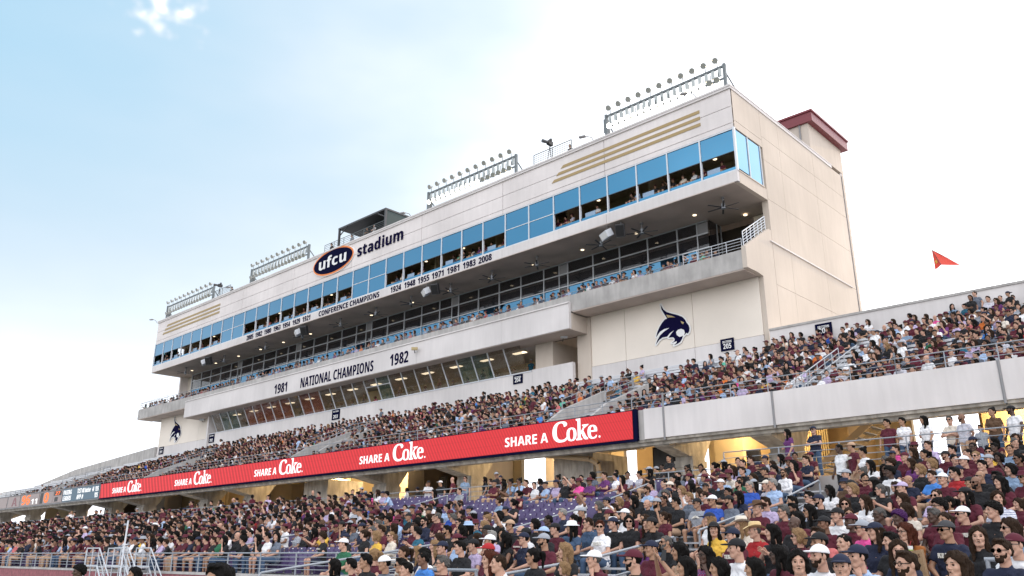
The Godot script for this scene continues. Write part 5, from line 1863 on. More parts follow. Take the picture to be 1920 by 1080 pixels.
const LISTED := """0 -13.33 0.93 w t long k - - black lap -
0 -12.86 0.94 m l short k - - maroon lap -
0 -12.39 1.02 m t short k - - black lap -
0 -11.92 0.99 m t short k back_cap:white - slate lap -
0 -11.45 0.95 m t short k - s purple lap -
0 -10.98 0.93 m l short k - - maroon lean -
0 -10.40 1.00 m l short g - g maroon lap -
0 -9.29 0.98 w t long k - - black lap -
0 -9.20 1.06 w l long r - - black chin -
0 -8.82 1.05 m l crew n - - white lean -
0 -6.65 1.06 m l crew k cap:maroon sB black lap -
0 -5.85 0.99 w t long k - - navy lap -
0 -5.38 0.98 w t bob k - - plaid lap -
0 -4.91 0.98 w t long k - - black lap -
0 -4.36 1.05 w l bob k - - white turn -
0 -3.19 1.04 m l short n - gB cream lap -
0 -2.66 1.04 w l long n - G black chin -
1 -11.81 1.00 m b crew k - - skyblue lap -
1 -9.20 1.04 w t pony k - s black lap -
1 -8.48 1.06 k l bob y - - slate lap -
1 -7.86 1.01 m l crew g cap:white - maroon chin -
1 -4.47 1.05 m l short n cap:white B white lap -
1 -3.94 1.05 m l short k cap:navy - lightblue chin -
2 -10.93 1.05 m l crew k cap:red - maroon lap -
2 -9.20 1.05 w l long y - - black lap -
2 -6.93 1.04 w t long k - - tan phone -
2 -6.46 1.00 w d long k - g plaid chin -
2 -5.99 1.07 m l short k cap:black - white lap -
2 -5.37 1.00 w d long k - g maroon lap -
2 -2.67 1.04 m l short n - sB navy cross -
3 -13.16 1.04 m l crew n cap:navy - black cross TXST
3 -12.60 1.04 m l short k - - black lap -
3 -8.00 1.01 m t crew k cap:navy - maroon lap -
3 -5.11 1.07 m t short k cap:black - black lap -
3 -2.68 1.03 m l short k cap:maroon s white lap -
4 -17.54 1.06 m l crew n cap:white - green lap -
4 -12.98 1.01 m l short n cap:black - lilac lap -
4 -12.51 1.07 m t crew k cap:white - maroon lap -
4 -11.01 1.07 m t crew k cap:grey B maroon lap -
4 -5.02 1.03 m l crew k - - black lean -
4 -4.43 1.01 m l short k - - black lap -
4 -3.26 1.05 w l long n - - black turn -
5 -12.79 1.05 w b long k - - black clap -
5 -12.32 1.04 m l crew k cap:navy s navy lap -
5 -9.20 1.04 k t long n - - purple lap -
5 -7.32 1.03 m l short k cap:navy - maroon lap TEXAS
5 -6.64 1.07 w l long k - - black clap -
5 -6.17 1.01 w l bob y - s maroon lap -
5 -5.70 1.05 m l short n - - salmon lean -
5 -4.93 1.06 m l bob n cap:navy - navy lap -
5 -4.42 1.05 w l long r - g rust chin -
5 -3.91 1.06 m t short k cap:greyblack s navy lap KLEIN
5 -3.07 1.07 m l bob n - s greyblue lap -
6 -18.34 1.07 w l bob y - - yellow lap -
6 -14.03 1.02 w l short w - - lilac lap -
6 -12.89 1.05 m t short k cap:black - white lap -
6 -12.42 1.06 m d crew k cap:lightblue - black lap -
6 -8.17 1.06 w l long k cap:black - yellow turn -
6 -7.36 1.02 m l crew g cowboy:straw - red lap -
6 -5.42 1.03 w l pony n cap:grey s pink lap -
7 -19.94 1.04 w l pony n - - black lap -
7 -17.52 1.06 w l short k - - teal clap -
7 -16.34 1.07 m t short k - B black lap -
7 -15.87 1.07 w t long k - - black lap -
7 -12.74 1.05 m l short k cap:black - maroon lap -
7 -12.27 1.07 w t bob k bucket:white - denim lap -
7 -11.48 1.07 w l short r - s white turn TEXAS
7 -8.06 1.04 w l long y cowboy:cream - cream lap -
7 -6.95 1.04 m d bald k - - black lap -
7 -6.41 1.03 m b crew k cap:black - maroon lap -
7 -5.91 1.05 m d crew k cap:maroon - maroon lap -
8 -16.37 1.06 w l bob k bucket:lightblue - black lap -
8 -15.90 1.07 w l bob y - - maroon lap -
8 -14.92 1.07 m t crew k cap:tan s black lap -
8 -14.06 1.07 w l bob k - - black lap -
8 -12.45 1.07 m l crew n - s denim lap -
8 -11.70 1.05 m l crew n cap:navy - black lap -
8 -11.23 1.07 w l bob k - s black turn -
8 -10.76 1.02 w l long n - - black turn -
8 -10.40 1.06 m t crew k cap:black - black lean -
8 -9.20 1.07 w l long y cap:navy - white lap -
8 -7.17 1.04 w t long k - - maroon chin -
8 -6.46 1.07 m l short n cap:black - white lap -
8 -5.70 1.06 m d crew g - g maroon lap -
8 -5.23 1.03 m d curly p - - maroon lean -
8 -4.76 1.02 w d short g - - maroon lap -
8 -4.29 1.03 m l crew k cap:white s maroon lap TEXAS
8 -3.82 1.07 m l curly k - - black lap -
9 -14.36 1.07 m d crew k - - black lap -
9 -13.49 1.06 w l pony k - - maroon lap -
9 -7.89 1.07 w l short g - g maroon lap -
9 -7.35 1.07 w t long k - s black lap -
9 -5.48 1.03 w l bob n - s cream lap -
9 -4.87 1.07 m l curly k - g maroon lap -
10 -23.24 1.06 m l short k - - maroon lap -
10 -22.37 1.04 m l short g - g maroon lap TEXAS
10 -16.82 1.05 m t short k - - black shade -
10 -12.48 1.05 m l short g cap:white - white lap -
10 -8.92 1.07 m l short g cowboy:brown - maroon cross -
10 -6.90 1.07 w l long n - s white turn -
10 -4.94 1.03 w t pony k - - maroon lap -
10 -4.09 1.07 w l bob n - - stripe turn -
11 -22.94 1.05 m t short k - - black lap -
11 -20.30 1.07 m l crew g - g maroon lap -
11 -19.65 1.03 m l short g - g maroon clap -
11 -15.24 1.04 m l short w - - navy lap -
11 -14.53 1.04 m t crew g cap:grey - maroon cross -
11 -13.57 1.04 m t crew n cap:white - black shade -
11 -9.09 1.07 m l short n - B lilac lap -
11 -8.41 1.06 m t short k - B black lap -
11 -7.81 1.07 m l crew k cap:navy sB black lap -
11 -6.83 1.03 w l long n - - white lap -
11 -6.03 1.03 w l long n - - black lap -
11 -5.41 1.07 m l crew n - s lilac cross -
11 -4.84 1.07 m l bob k cap:black - maroon lap -
11 -3.97 1.06 k l bob n - - maroon lap -
12 -14.51 1.07 w l bob g - - black lap -
12 -12.52 1.07 m t crew k cap:grey B black chin -
12 -11.96 1.07 m t short k - s black lap -
12 -11.39 1.03 m t short k cap:black s grey lap A
12 -10.92 1.07 m t short n cap:white s blue lap -
12 -10.45 1.05 m t short k cap:black B slate lap -
12 -8.40 1.05 m l short k - s lightgrey lap -
13 -23.83 1.03 m l crew g cap:grey - teal lap -
13 -14.86 1.07 m t crew k cap:navy s black lap -
13 -14.39 1.05 w l bob y - s black lap -
13 -13.92 1.07 w l long k - - black lap -
13 -12.08 1.07 w l short y - - slate lap -
13 -11.61 1.07 m l crew n - s maroon lap -
13 -10.60 1.04 w t long k - - navy lap -
13 -7.66 1.07 w l bob y - - black lap -
13 -6.54 1.04 m l short n cap:lilac - maroon lap -
13 -5.03 1.07 m b bald k - sB black lap -
13 -4.56 1.05 w l long k - - maroon lap -
14 -16.39 1.07 m b bald k - - white shade -
14 -7.43 1.07 w l long k cap:black - black cross TXST
14 -5.91 1.07 m l short g cap:white - maroon cross -
15 -20.68 1.04 w t pony n - - greyblue lap -
15 -13.26 1.04 w l bob y - - white chin -
15 -11.10 1.05 m l crew w - g blue lap -
15 -10.63 1.05 m l short n cap:cream - lightgrey lap -
15 -10.40 1.07 w l short w - - lightblue lap -
15 -5.84 1.07 w l short k - s red lap -
15 -4.68 1.07 w l bob k - - greyblue lap -
16 -14.22 1.06 w l pony n cap:cream s black lap -
16 -8.72 1.07 m l short k cap:grey - navy lap -
16 -7.60 1.07 m d curly k - - white lap -
16 -6.84 1.07 w l bob y - - black lap -
16 -5.45 1.07 m l short k - - navy lap -
17 -6.80 1.07 w l bob y - - greyblue lap -
17 -6.01 1.07 m l short k cap:white - maroon lap -
17 -5.48 1.07 m l short g cap:grey - maroon lap -"""

const SKIN := {"l": Color(0.49, 0.285, 0.205), "t": Color(0.36, 0.20, 0.125), "b": Color(0.20, 0.10, 0.06), "d": Color(0.08, 0.042, 0.028)}
const HAIR := {"k": Color(0.012, 0.010, 0.009), "n": Color(0.055, 0.030, 0.017), "y": Color(0.50, 0.31, 0.16), "g": Color(0.20, 0.19, 0.18), "w": Color(0.55, 0.53, 0.50), "r": Color(0.13, 0.035, 0.018), "p": Color(0.12, 0.035, 0.17)}
const CLOTH := {"maroon": Color(0.085, 0.010, 0.022), "black": Color(0.010, 0.010, 0.012), "navy": Color(0.012, 0.017, 0.042), "white": Color(0.74, 0.74, 0.76), "cream": Color(0.66, 0.60, 0.52), "grey": Color(0.30, 0.32, 0.36), "lightgrey": Color(0.50, 0.50, 0.56), "slate": Color(0.12, 0.14, 0.18), "blue": Color(0.03, 0.09, 0.42), "skyblue": Color(0.06, 0.22, 0.60), "lightblue": Color(0.34, 0.46, 0.66), "greyblue": Color(0.22, 0.31, 0.44), "yellow": Color(0.68, 0.42, 0.06), "red": Color(0.36, 0.018, 0.022), "rust": Color(0.30, 0.10, 0.02), "pink": Color(0.68, 0.08, 0.30), "salmon": Color(0.52, 0.14, 0.14), "teal": Color(0.02, 0.12, 0.19), "green": Color(0.02, 0.12, 0.06), "mint": Color(0.10, 0.42, 0.30), "lilac": Color(0.46, 0.38, 0.56), "purple": Color(0.12, 0.03, 0.14), "plaid": Color(0.22, 0.12, 0.28), "denim": Color(0.06, 0.11, 0.20), "tan": Color(0.45, 0.30, 0.20), "stripe": Color(0.66, 0.68, 0.74), "orange": Color(0.6, 0.16, 0.03), "brown": Color(0.10, 0.055, 0.03), "greyblack": Color(0.05, 0.05, 0.055), "straw": Color(0.62, 0.46, 0.24)}
const SAY_HAIR := {"k": "black", "n": "brown", "y": "blond", "g": "grey", "w": "white", "r": "auburn", "p": "purple"}
const SAY_STYLE := {"short": "short", "crew": "cropped", "long": "long", "bob": "shoulder-length", "pony": "tied-back", "curly": "curly", "bun": "bunned"}

func hued(kind: String, key: String, c: Color, rough: float) -> StandardMaterial3D:
	var m := flat(kind + "_" + key, c.linear_to_srgb(), rough)
	if kind == "skin":
		m.subsurf_scatter_enabled = true
		m.subsurf_scatter_strength = 0.06
	if kind == "hair":
		m.metallic_specular = 0.25
		m.roughness = 0.7
		if m.albedo_texture == null:
			if hair_tex == null:
				hair_tex = noise_tex(0.05, 0.4, 1.0, 41, 3)
				hair_bump = noise_tex(0.05, 0.0, 1.0, 41, 3)
			m.albedo_texture = hair_tex
			m.heightmap_enabled = true
			m.heightmap_texture = hair_bump
			m.heightmap_scale = 0.5
			m.uv1_triplanar = true
			m.uv1_scale = Vector3(7.0, 1.1, 7.0)
	return m

func cloth(key: String) -> StandardMaterial3D:
	var fresh := not mats.has("cloth_" + key)
	var m := hued("cloth", key, CLOTH[key], 0.92)
	if fresh and key in ["plaid", "stripe", "denim"]:
		var im := Image.create(64, 64, false, Image.FORMAT_RGB8)
		for y in 64:
			for x in 64:
				var c := Color(1, 1, 1)
				if key == "stripe":
					c = Color(0.35, 0.4, 0.6) if y % 12 < 3 else Color(1, 1, 1)
				elif key == "plaid":
					c = Color(1, 1, 1) if (x % 16 < 5) != (y % 16 < 5) else (Color(0.25, 0.2, 0.4) if x % 16 < 5 else Color(1.0, 0.55, 0.6))
				else:
					var k := 0.75 + 0.25 * float((x * 7 + y * 13) % 11) / 10.0
					c = Color(k, k, k)
				im.set_pixel(x, y, c)
		m.albedo_texture = ImageTexture.create_from_image(im)
		m.uv1_triplanar = true
		m.uv1_scale = Vector3(5, 5, 5)
	return m

var part_mesh := {}
var hair_tex: Texture2D
var hair_bump: Texture2D
var klein := Vector3.ZERO
var drinker := Vector3.ZERO
var phoner := Vector3.ZERO

func one(key: String, b: MB) -> ArrayMesh:
	if not part_mesh.has(key):
		part_mesh[key] = b.mesh(null)
	return part_mesh[key]

func dress(kid: Node3D, called: String, me: ArrayMesh, m: Material, tf := Transform3D.IDENTITY) -> MeshInstance3D:
	var o := MeshInstance3D.new()
	o.mesh = me
	o.set_surface_override_material(0, m)
	o.transform = tf
	put(o, called, kid)
	return o

# who: sex skin style colour hat extras shirt pose print
func person(who: PackedStringArray, pose: String, tf: Transform3D, label: String, group: String) -> MeshInstance3D:
	var p: Dictionary = poses[pose]
	var o := MeshInstance3D.new()
	if not part_mesh.has("body_" + pose):
		var me := ArrayMesh.new()
		p.skin.surface(me, null)
		p.eyes.surface(me, null)
		p.iris.surface(me, null)
		p.lips.surface(me, null)
		part_mesh["body_" + pose] = me
	o.mesh = part_mesh["body_" + pose]
	var sk: Color = SKIN[who[1]]
	o.set_surface_override_material(0, hued("skin", who[1], sk, 0.55))
	o.set_surface_override_material(1, flat("eye_white", lin(0.62, 0.6, 0.58), 0.3))
	o.set_surface_override_material(2, flat("eye_dark", lin(0.02, 0.014, 0.01), 0.4))
	o.set_surface_override_material(3, hued("lips", who[1], Color(sk.r * 0.8, sk.g * 0.5, sk.b * 0.55), 0.5))
	o.transform = tf
	put(o, "person")
	tag(o, label, "person", group)
	dress(o, "shirt", one("shirt_" + pose, p.shirt), cloth(who[6]))
	var bottoms: Array = ["denim", "black", "tan", "slate", "denim", "navy"]
	dress(o, "shorts" if POSES[pose].get("shorts", false) else "trousers", one("pants_" + pose, p.pants), cloth(bottoms[rng.randi() % 6]))
	dress(o, "shoes", one("shoes_" + pose, p.shoes), cloth(["white", "black", "grey"][rng.randi() % 3]))
	var hat := who[4].split(":")
	if who[2] != "bald":
		var style := who[2]
		if hat[0] != "-":
			style = "under" if style in ["long", "bob"] else "fringe"
		dress(o, "hair", one("hair_" + style, hairs[style]), hued("hair", who[3], HAIR[who[3]], 0.6), p.head)
	if hat[0] != "-":
		dress(o, "cap" if hat[0].ends_with("cap") else "hat", one("hat_" + hat[0], hats[hat[0]]), cloth(hat[1]), p.head)
	if "s" in who[5]:
		dress(o, "sunglasses", one("sunglasses", extras.sunglasses), flat("shades", lin(0.01, 0.01, 0.012), 0.08), p.head)
	if "g" in who[5]:
		dress(o, "glasses", one("glasses", extras.glasses), flat("rims", lin(0.02, 0.015, 0.012), 0.3), p.head)
	if "B" in who[5]:
		dress(o, "beard", one("beard", extras.beard), hued("hair", who[3], HAIR[who[3]], 0.6), p.head)
	if who.size() > 8 and who[8] != "-":
		var c: Vector3 = p.chest
		var dummy := Node3D.new()
		add_child(dummy)
		var t := fit_text({"TXST": "TEXAS STATE"}.get(who[8], who[8]), -0.115, 0.115, c.y + 0.05, c.y + (0.085 if who[8] == "TXST" else 0.115), c.z + 0.105, hued("ink", "white", Color(0.68, 0.66, 0.6), 0.8), dummy, "shirt_print", false, 0.05)
		dummy.remove_child(t)
		t.name = "shirt_print"
		o.add_child(t, true)
		remove_child(dummy)
		dummy.free()
	return o

func nth(n: int) -> String:
	if n <= 20:
		return ORD[n - 1]
	return "%d%s" % [n, {1: "st", 2: "nd", 3: "rd"}.get(n % 10, "th")]

func describe(w: PackedStringArray, stand := false) -> String:
	var s: String = {"m": "man", "w": "woman", "k": "child"}[w[0]]
	var d := ""
	var hat := w[4].split(":")
	if hat[0] == "-":
		d = ("bald " if w[2] == "bald" else "%s %s-haired " % [SAY_STYLE.get(w[2], ""), SAY_HAIR[w[3]]]) + s + " in "
		d = d.strip_edges(true, false) + ("%s shirt" % w[6])
	else:
		d = "%s in %s shirt, %s %s" % [s, w[6], {"greyblack": "black"}.get(hat[1], hat[1]), {"cap": "cap", "back_cap": "backwards cap", "cowboy": "cowboy hat", "bucket": "brimmed hat"}[hat[0]]]
	if "s" in w[5]:
		d += ", sunglasses"
	elif "B" in w[5]:
		d += ", beard"
	elif "g" in w[5]:
		d += ", glasses"
	return d

const SHIRTS := ["maroon", "maroon", "maroon", "maroon", "maroon", "maroon", "maroon", "maroon", "maroon", "black", "black", "black", "black", "black", "black", "black", "navy", "navy", "navy", "maroon", "black", "white", "white", "white", "grey", "lightgrey", "slate", "slate", "greyblue", "lightblue", "lilac", "cream", "purple", "brown", "lightblue", "white", "black", "maroon", "maroon", "black"]
const RARE := ["red", "yellow", "teal", "blue", "mint", "pink", "green", "orange", "skyblue", "salmon"]

func some_shirt() -> String:
	return RARE[rng.randi() % RARE.size()] if rng.randf() < 0.06 else SHIRTS[rng.randi() % SHIRTS.size()]

func someone() -> PackedStringArray:
	var woman := rng.randf() < 0.44
	var skin: String = ["l", "l", "l", "l", "t", "t", "t", "b", "d"][rng.randi() % 9]
	var hc: String = ["k", "k", "n", "n", "n", "n", "y", "y", "g", "r"][rng.randi() % 10]
	if skin in ["b", "d"]:
		hc = "k"
	if skin == "t" and hc in ["y", "r"]:
		hc = "n"
	if hc == "r" and rng.randf() < 0.6:
		hc = "n"
	if woman and hc == "n" and rng.randf() < 0.25 and skin == "l":
		hc = "y"
	var style: String = ["long", "long", "long", "bob", "pony", "bun"][rng.randi() % 6] if woman else ["short", "short", "crew", "crew", "short", "curly", "bald"][rng.randi() % 7]
	if style == "bald" and rng.randf() < 0.6:
		style = "crew"
	var hat := "-"
	if rng.randf() < (0.10 if woman else 0.40):
		hat = ["cap", "cap", "cap", "cap", "cap", "back_cap", "bucket"][rng.randi() % 7] + ":" + ["maroon", "maroon", "black", "black", "black", "white", "navy", "navy", "grey", "maroon"][rng.randi() % 10]
	var ex := "s" if rng.randf() < 0.26 else ("g" if rng.randf() < 0.12 else "")
	if not woman and rng.randf() < 0.25:
		ex += "B"
	var pose: String = ["lap", "lap", "lap", "chin", "clap", "turn", "turn"][rng.randi() % 7] if woman else ["lap", "lap", "cross", "cross", "lean", "hoodie", "shade"][rng.randi() % 7]
	if pose == "shade" and rng.randf() < 0.6:
		pose = "lap"
	return PackedStringArray(["w" if woman else "m", skin, style, hc, hat, ex if ex else "-", some_shirt(), pose, "-"])

func pose_key(w: PackedStringArray) -> String:
	var g := "man" if w[0] == "m" else "woman"
	var k := w[7] + "_" + g
	if poses.has(k):
		return k
	k = w[7] + ("_woman" if g == "man" else "_man")
	if poses.has(k) and w[7] in ["phone", "shade", "lean", "cross", "hoodie", "clap", "chin"]:
		return k if w[7] in ["phone", "clap", "chin"] or w[0] == "m" else "lap_woman"
	return "lap_" + g

const EMPTY := [Vector2(-32.9, -25.2), Vector2(-28.1, -26.2), Vector2(-21.7, -24.6), Vector2(-16.6, -24.5), Vector2(-16.6, -20.0), Vector2(-17.0, -18.0), Vector2(-23.4, -21.6), Vector2(-28.8, -22.4)]

func in_view(p: Vector3) -> bool:
	var az := deg_to_rad(46.74)
	var th := atan(498.0 / 1530.0)
	var f := Vector3(-cos(az) * cos(th), sin(th), -sin(az) * cos(th))
	var r := Vector3(sin(az), 0, -cos(az))
	var q := p - Vector3(0, 1.7, 0)
	var d := q.dot(f)
	var u := r.cross(f)
	return d > 0.5 and absf(q.dot(r)) / d < 960.0 / 1530.0 + 0.02 and absf(q.dot(u)) / d < 545.0 / 1530.0

func spectators() -> void:
	rng.seed = 77
	# every place in the lower stand: [row, x, who, scale, listed]
	var seats := []
	var taken := {}
	for k in 22:
		taken[k] = []
	for line in LISTED.split("\n"):
		var w := line.split(" ")
		var k := int(w[0])
		taken[k].append(float(w[1]))
		seats.append([k, float(w[1]), w.slice(3), float(w[2]), true])
	for k in 22:
		var z := -9.45 - 0.8 * k
		var x := 1.5
		while x > -118.0:
			x -= 0.5 + rng.randf() * 0.06
			if k < 7 and x < -15.4:
				break
			if k > 19 and x < -42.0 or k > 20 and x < -15.0:
				continue
			if x < -9.25 + 0.3 and x > -10.4 - 0.3 or x < -15.5 and x > -16.9 or x < -17.0 and on_purple_aisle(x):
				continue
			var p := 0.95
			if x > -16.0 and k < 13:
				p = 0.2
			elif x > -16.0 and k < 16:
				p = 0.6
			if x < -16.0:
				p = clampf(0.86 + 0.45 * wobble.get_noise_2d(x * 0.23, z * 0.55), 0.35, 0.97)
				if Geometry2D.is_point_in_polygon(Vector2(x, z), PackedVector2Array(EMPTY)):
					p = 0.03
				elif x > -25.0 and k < 11:
					p = 0.45
				elif Vector2(x + 31.0, (z + 19.2) * 1.5).length() < 3.6:
					p = 0.45
				elif x < -36.0 and x > -44.0 and z > -20.0:
					p = 0.8
			if rng.randf() > p:
				continue
			var hit := false
			for q in taken[k]:
				if absf(q - x) < 0.43:
					hit = true
			if not hit:
				seats.append([k, x, someone(), 0.95 + rng.randf() * 0.11, false])
	# who is large enough to be built singly
	var near := []
	for s in seats:
		var pos := Vector3(s[1], lower_floor(-9.0 - 0.8 * s[0]), -9.45 - 0.8 * s[0])
		var seen := in_view(pos + Vector3(0, 1.25, 0))
		s.append(pos)
		s.append(pos.distance_to(Vector3(0, 1.7, 0)) - (40.0 if s[4] else 0.0) if seen else 9999.0)
		s.append(seen)
	seats.sort_custom(func(a, c): return a[6] < c[6])
	var rows := {}
	for s in seats:
		if s[7]:
			if not rows.has(s[0]):
				rows[s[0]] = []
			rows[s[0]].append(s[1])
	for k in rows:
		rows[k].sort()
		rows[k].reverse()
	var far := []
	var singles := 0
	for s in seats:
		var w: PackedStringArray = s[2]
		var pk := pose_key(w)
		var yaw := -0.22 + rng.randf_range(-0.22, 0.2)
		var sc: float = s[3] * (0.74 if w[0] == "k" else 1.0)
		var pos: Vector3 = s[5] + Vector3(0, 0, rng.randf_range(-0.05, 0.06)) + Vector3(0, 0, 0.08 if s[1] < -16.0 else 0.0)
		if w[0] == "k":
			pos.y += 0.13
		if sc < 1.0 and w[0] != "k":
			pos.y += (1.0 - sc) * 0.43
		var tf := Transform3D(Basis(Vector3.UP, yaw).scaled(Vector3.ONE * sc), pos)
		if singles < 262 and s[7]:
			singles += 1
			if not s[4] and singles % 7 == 0 and w[6] in ["maroon", "black"] and not "_woman" in pk:
				w[8] = "TXST"
			if w[8] == "KLEIN":
				klein = pos
			if w[6] == "rust":
				drinker = pos
			if w[7] == "phone":
				phoner = pos
			var n: int = rows[s[0]].find(s[1]) + 1
			person(w, pk, tf, "%s, %s row, %s from the right" % [describe(w), nth(s[0] + 1), nth(n)], "spectators seated in the lower stand")
		else:
			far.append([tf, w, pk])
	standing()
	crowd(far)

func standing() -> void:
	var list := [
		["m d crew k - - white stand -", "stand_man", -9.75, -24.60, "standing man in plain white shirt on the upper right aisle"],
		["m t short k cap:tan - maroon stand TEXAS", "stand_man", -9.30, -24.40, "standing man in maroon shirt and tan cap beside the man in white"],
		["w t bun k - - white stand -", "stand_woman", -8.85, -24.00, "standing woman in white shirt walking up the right aisle"],
		["m t short k - - maroon stand -", "stand_man", -9.30, -27.59, "standing man in maroon polo and shorts at the concourse railing"],
		["w t short k - - white stand -", "stand_woman", -8.83, -27.59, "standing person in white top and shorts at the concourse railing"],
		["w t long k - - white stand -", "stand_woman", -8.20, -27.69, "standing woman with long black hair in front of the white opening"],
		["m b bald k - B lightgrey stand -", "stand_man", -7.21, -28.11, "standing bearded man in light grey shirt in front of the white opening"],
		["m l short g - s cream stand -", "stand_cross", -7.63, -28.32, "standing grey-haired man with sunglasses beside the bearded man"],
		["w t bun k - - brown stand -", "stand_woman", -6.22, -27.48, "standing woman in brown shirt at the far right concourse railing"],
		["m d crew k cap:black B white stand -", "stand_man", -5.70, -27.48, "standing man in white shirt and black cap at the far right"],
		["k t short n - - grey stand -", "stand_man", -6.58, -27.38, "boy in grey sleeveless shirt at the far right concourse railing"],
		["m l short k cap:navy s navy stand -", "stand_cross", -11.70, -27.48, "standing man in navy shirt with folded arms left of the steel stair"],
		["w l long k - g purple stand -", "stand_woman", -12.64, -27.48, "standing woman in purple striped top in front of the right column"],
		["m l crew k - - skyblue stand -", "stand_man", -22.60, -31.00, "standing man in light blue shirt beside the tan drain pipe"],
		["m t short k - - black stand -", "stand_cross", -17.60, -27.60, "standing man in black shirt right of the loudspeaker cabinet"],
		["m d crew k - - black stand -", "stand_cross", -19.60, -30.20, "standing dark figure behind the railing under the loudspeaker cabinet"],
		["w t long k - - black stand -", "stand_woman", -29.50, -29.40, "standing woman in black left of the wide concrete pier"],
		["m t short k cap:white - black stand -", "stand_man", -32.80, -29.40, "standing man in black with white cap on the concourse"],
		["m t short k - - black stand -", "stand_man", -33.90, -29.50, "standing man in black facing the field left of the cream wall"],
		["m l short k - - maroon stand -", "stand_man", -44.20, -29.60, "standing man in maroon between two concourse columns"],
		["w l long n - - white stand -", "stand_woman", -56.30, -29.50, "standing woman in white in the concourse left of the second pier"],
		["m l short k - - black stand -", "stand_cross", -57.60, -29.50, "standing man in black in the concourse beside the woman in white"],
		["m l bald w - - black stand -", "stand_man", -67.50, -23.30, "large bald man in black standing near the left end of the stand"],
		["m l crew g cap:white - lilac stand -", "stand_man", -44.50, -16.30, "standing man in pale shirt and white cap in the left lower rows"],
		["w l long n cowboy:white - black stand -", "stand_woman", -38.00, -16.90, "woman in black dress and white cowboy hat standing in the left rows"],
		["m l short k - - maroon stand -", "stand_man", -50.50, -22.80, "standing man in maroon near the upper left rows of the lower stand"]]
	for s in list:
		var w: PackedStringArray = s[0].split(" ")
		var y := (4.1 if s[2] > -15.0 else 3.6) if s[3] < -25.5 else lower_floor(-9.0 - 0.8 * floorf((-9.0 - s[3]) / 0.8))
		var sc: float = 0.72 if w[0] == "k" else 1.0
		person(w, s[1], Transform3D(Basis(Vector3.UP, -0.3 + rng.randf_range(-0.5, 0.5)).scaled(Vector3.ONE * sc), Vector3(s[2], y, s[3])), s[4], "people standing in the lower stand and concourse")
	for s in [["m t short k - - black stand -", -5.6, -3.0, 0.93, "dark-haired person on the field, only the top of the head in view"], ["m d curly k - - navy stand -", -15.8, -5.8, 0.86, "curly-haired person on the field left of the white pole"], ["w t bob k - - navy stand -", -14.0, -6.0, 0.85, "dark-haired person on the field right of the white pole"]]:
		person(s[0].split(" "), "stand_man", Transform3D(Basis(Vector3.UP, 0.5).scaled(Vector3.ONE * s[3]), Vector3(s[1], 0.01, s[2])), s[4], "people on the field edge")
	for s in [["m t short k - - black stand -", -35.2, -43.9, "camera operator in black beside the roof camera at the roof middle"], ["m l short n - - grey stand -", -62.6, -43.6, "man in grey at the left end of the roof cabin"], ["m t short k - - black stand -", -60.0, -43.5, "man in black leaning in the middle of the roof cabin"], ["m l crew g - - white stand -", -58.9, -43.5, "man in white in the right part of the roof cabin"], ["m t short k - - black stand -", -66.0, -43.6, "man in black on the roof left of the cabin"], ["m t short k - - black stand -", -86.3, -43.8, "camera operator in black beside the left roof camera"]]:
		person(s[0].split(" "), "stand_cross" if s[1] > -61 else "stand_man", Transform3D(Basis.IDENTITY, Vector3(s[1], 29.75, s[2])), s[3], "people on the roof")

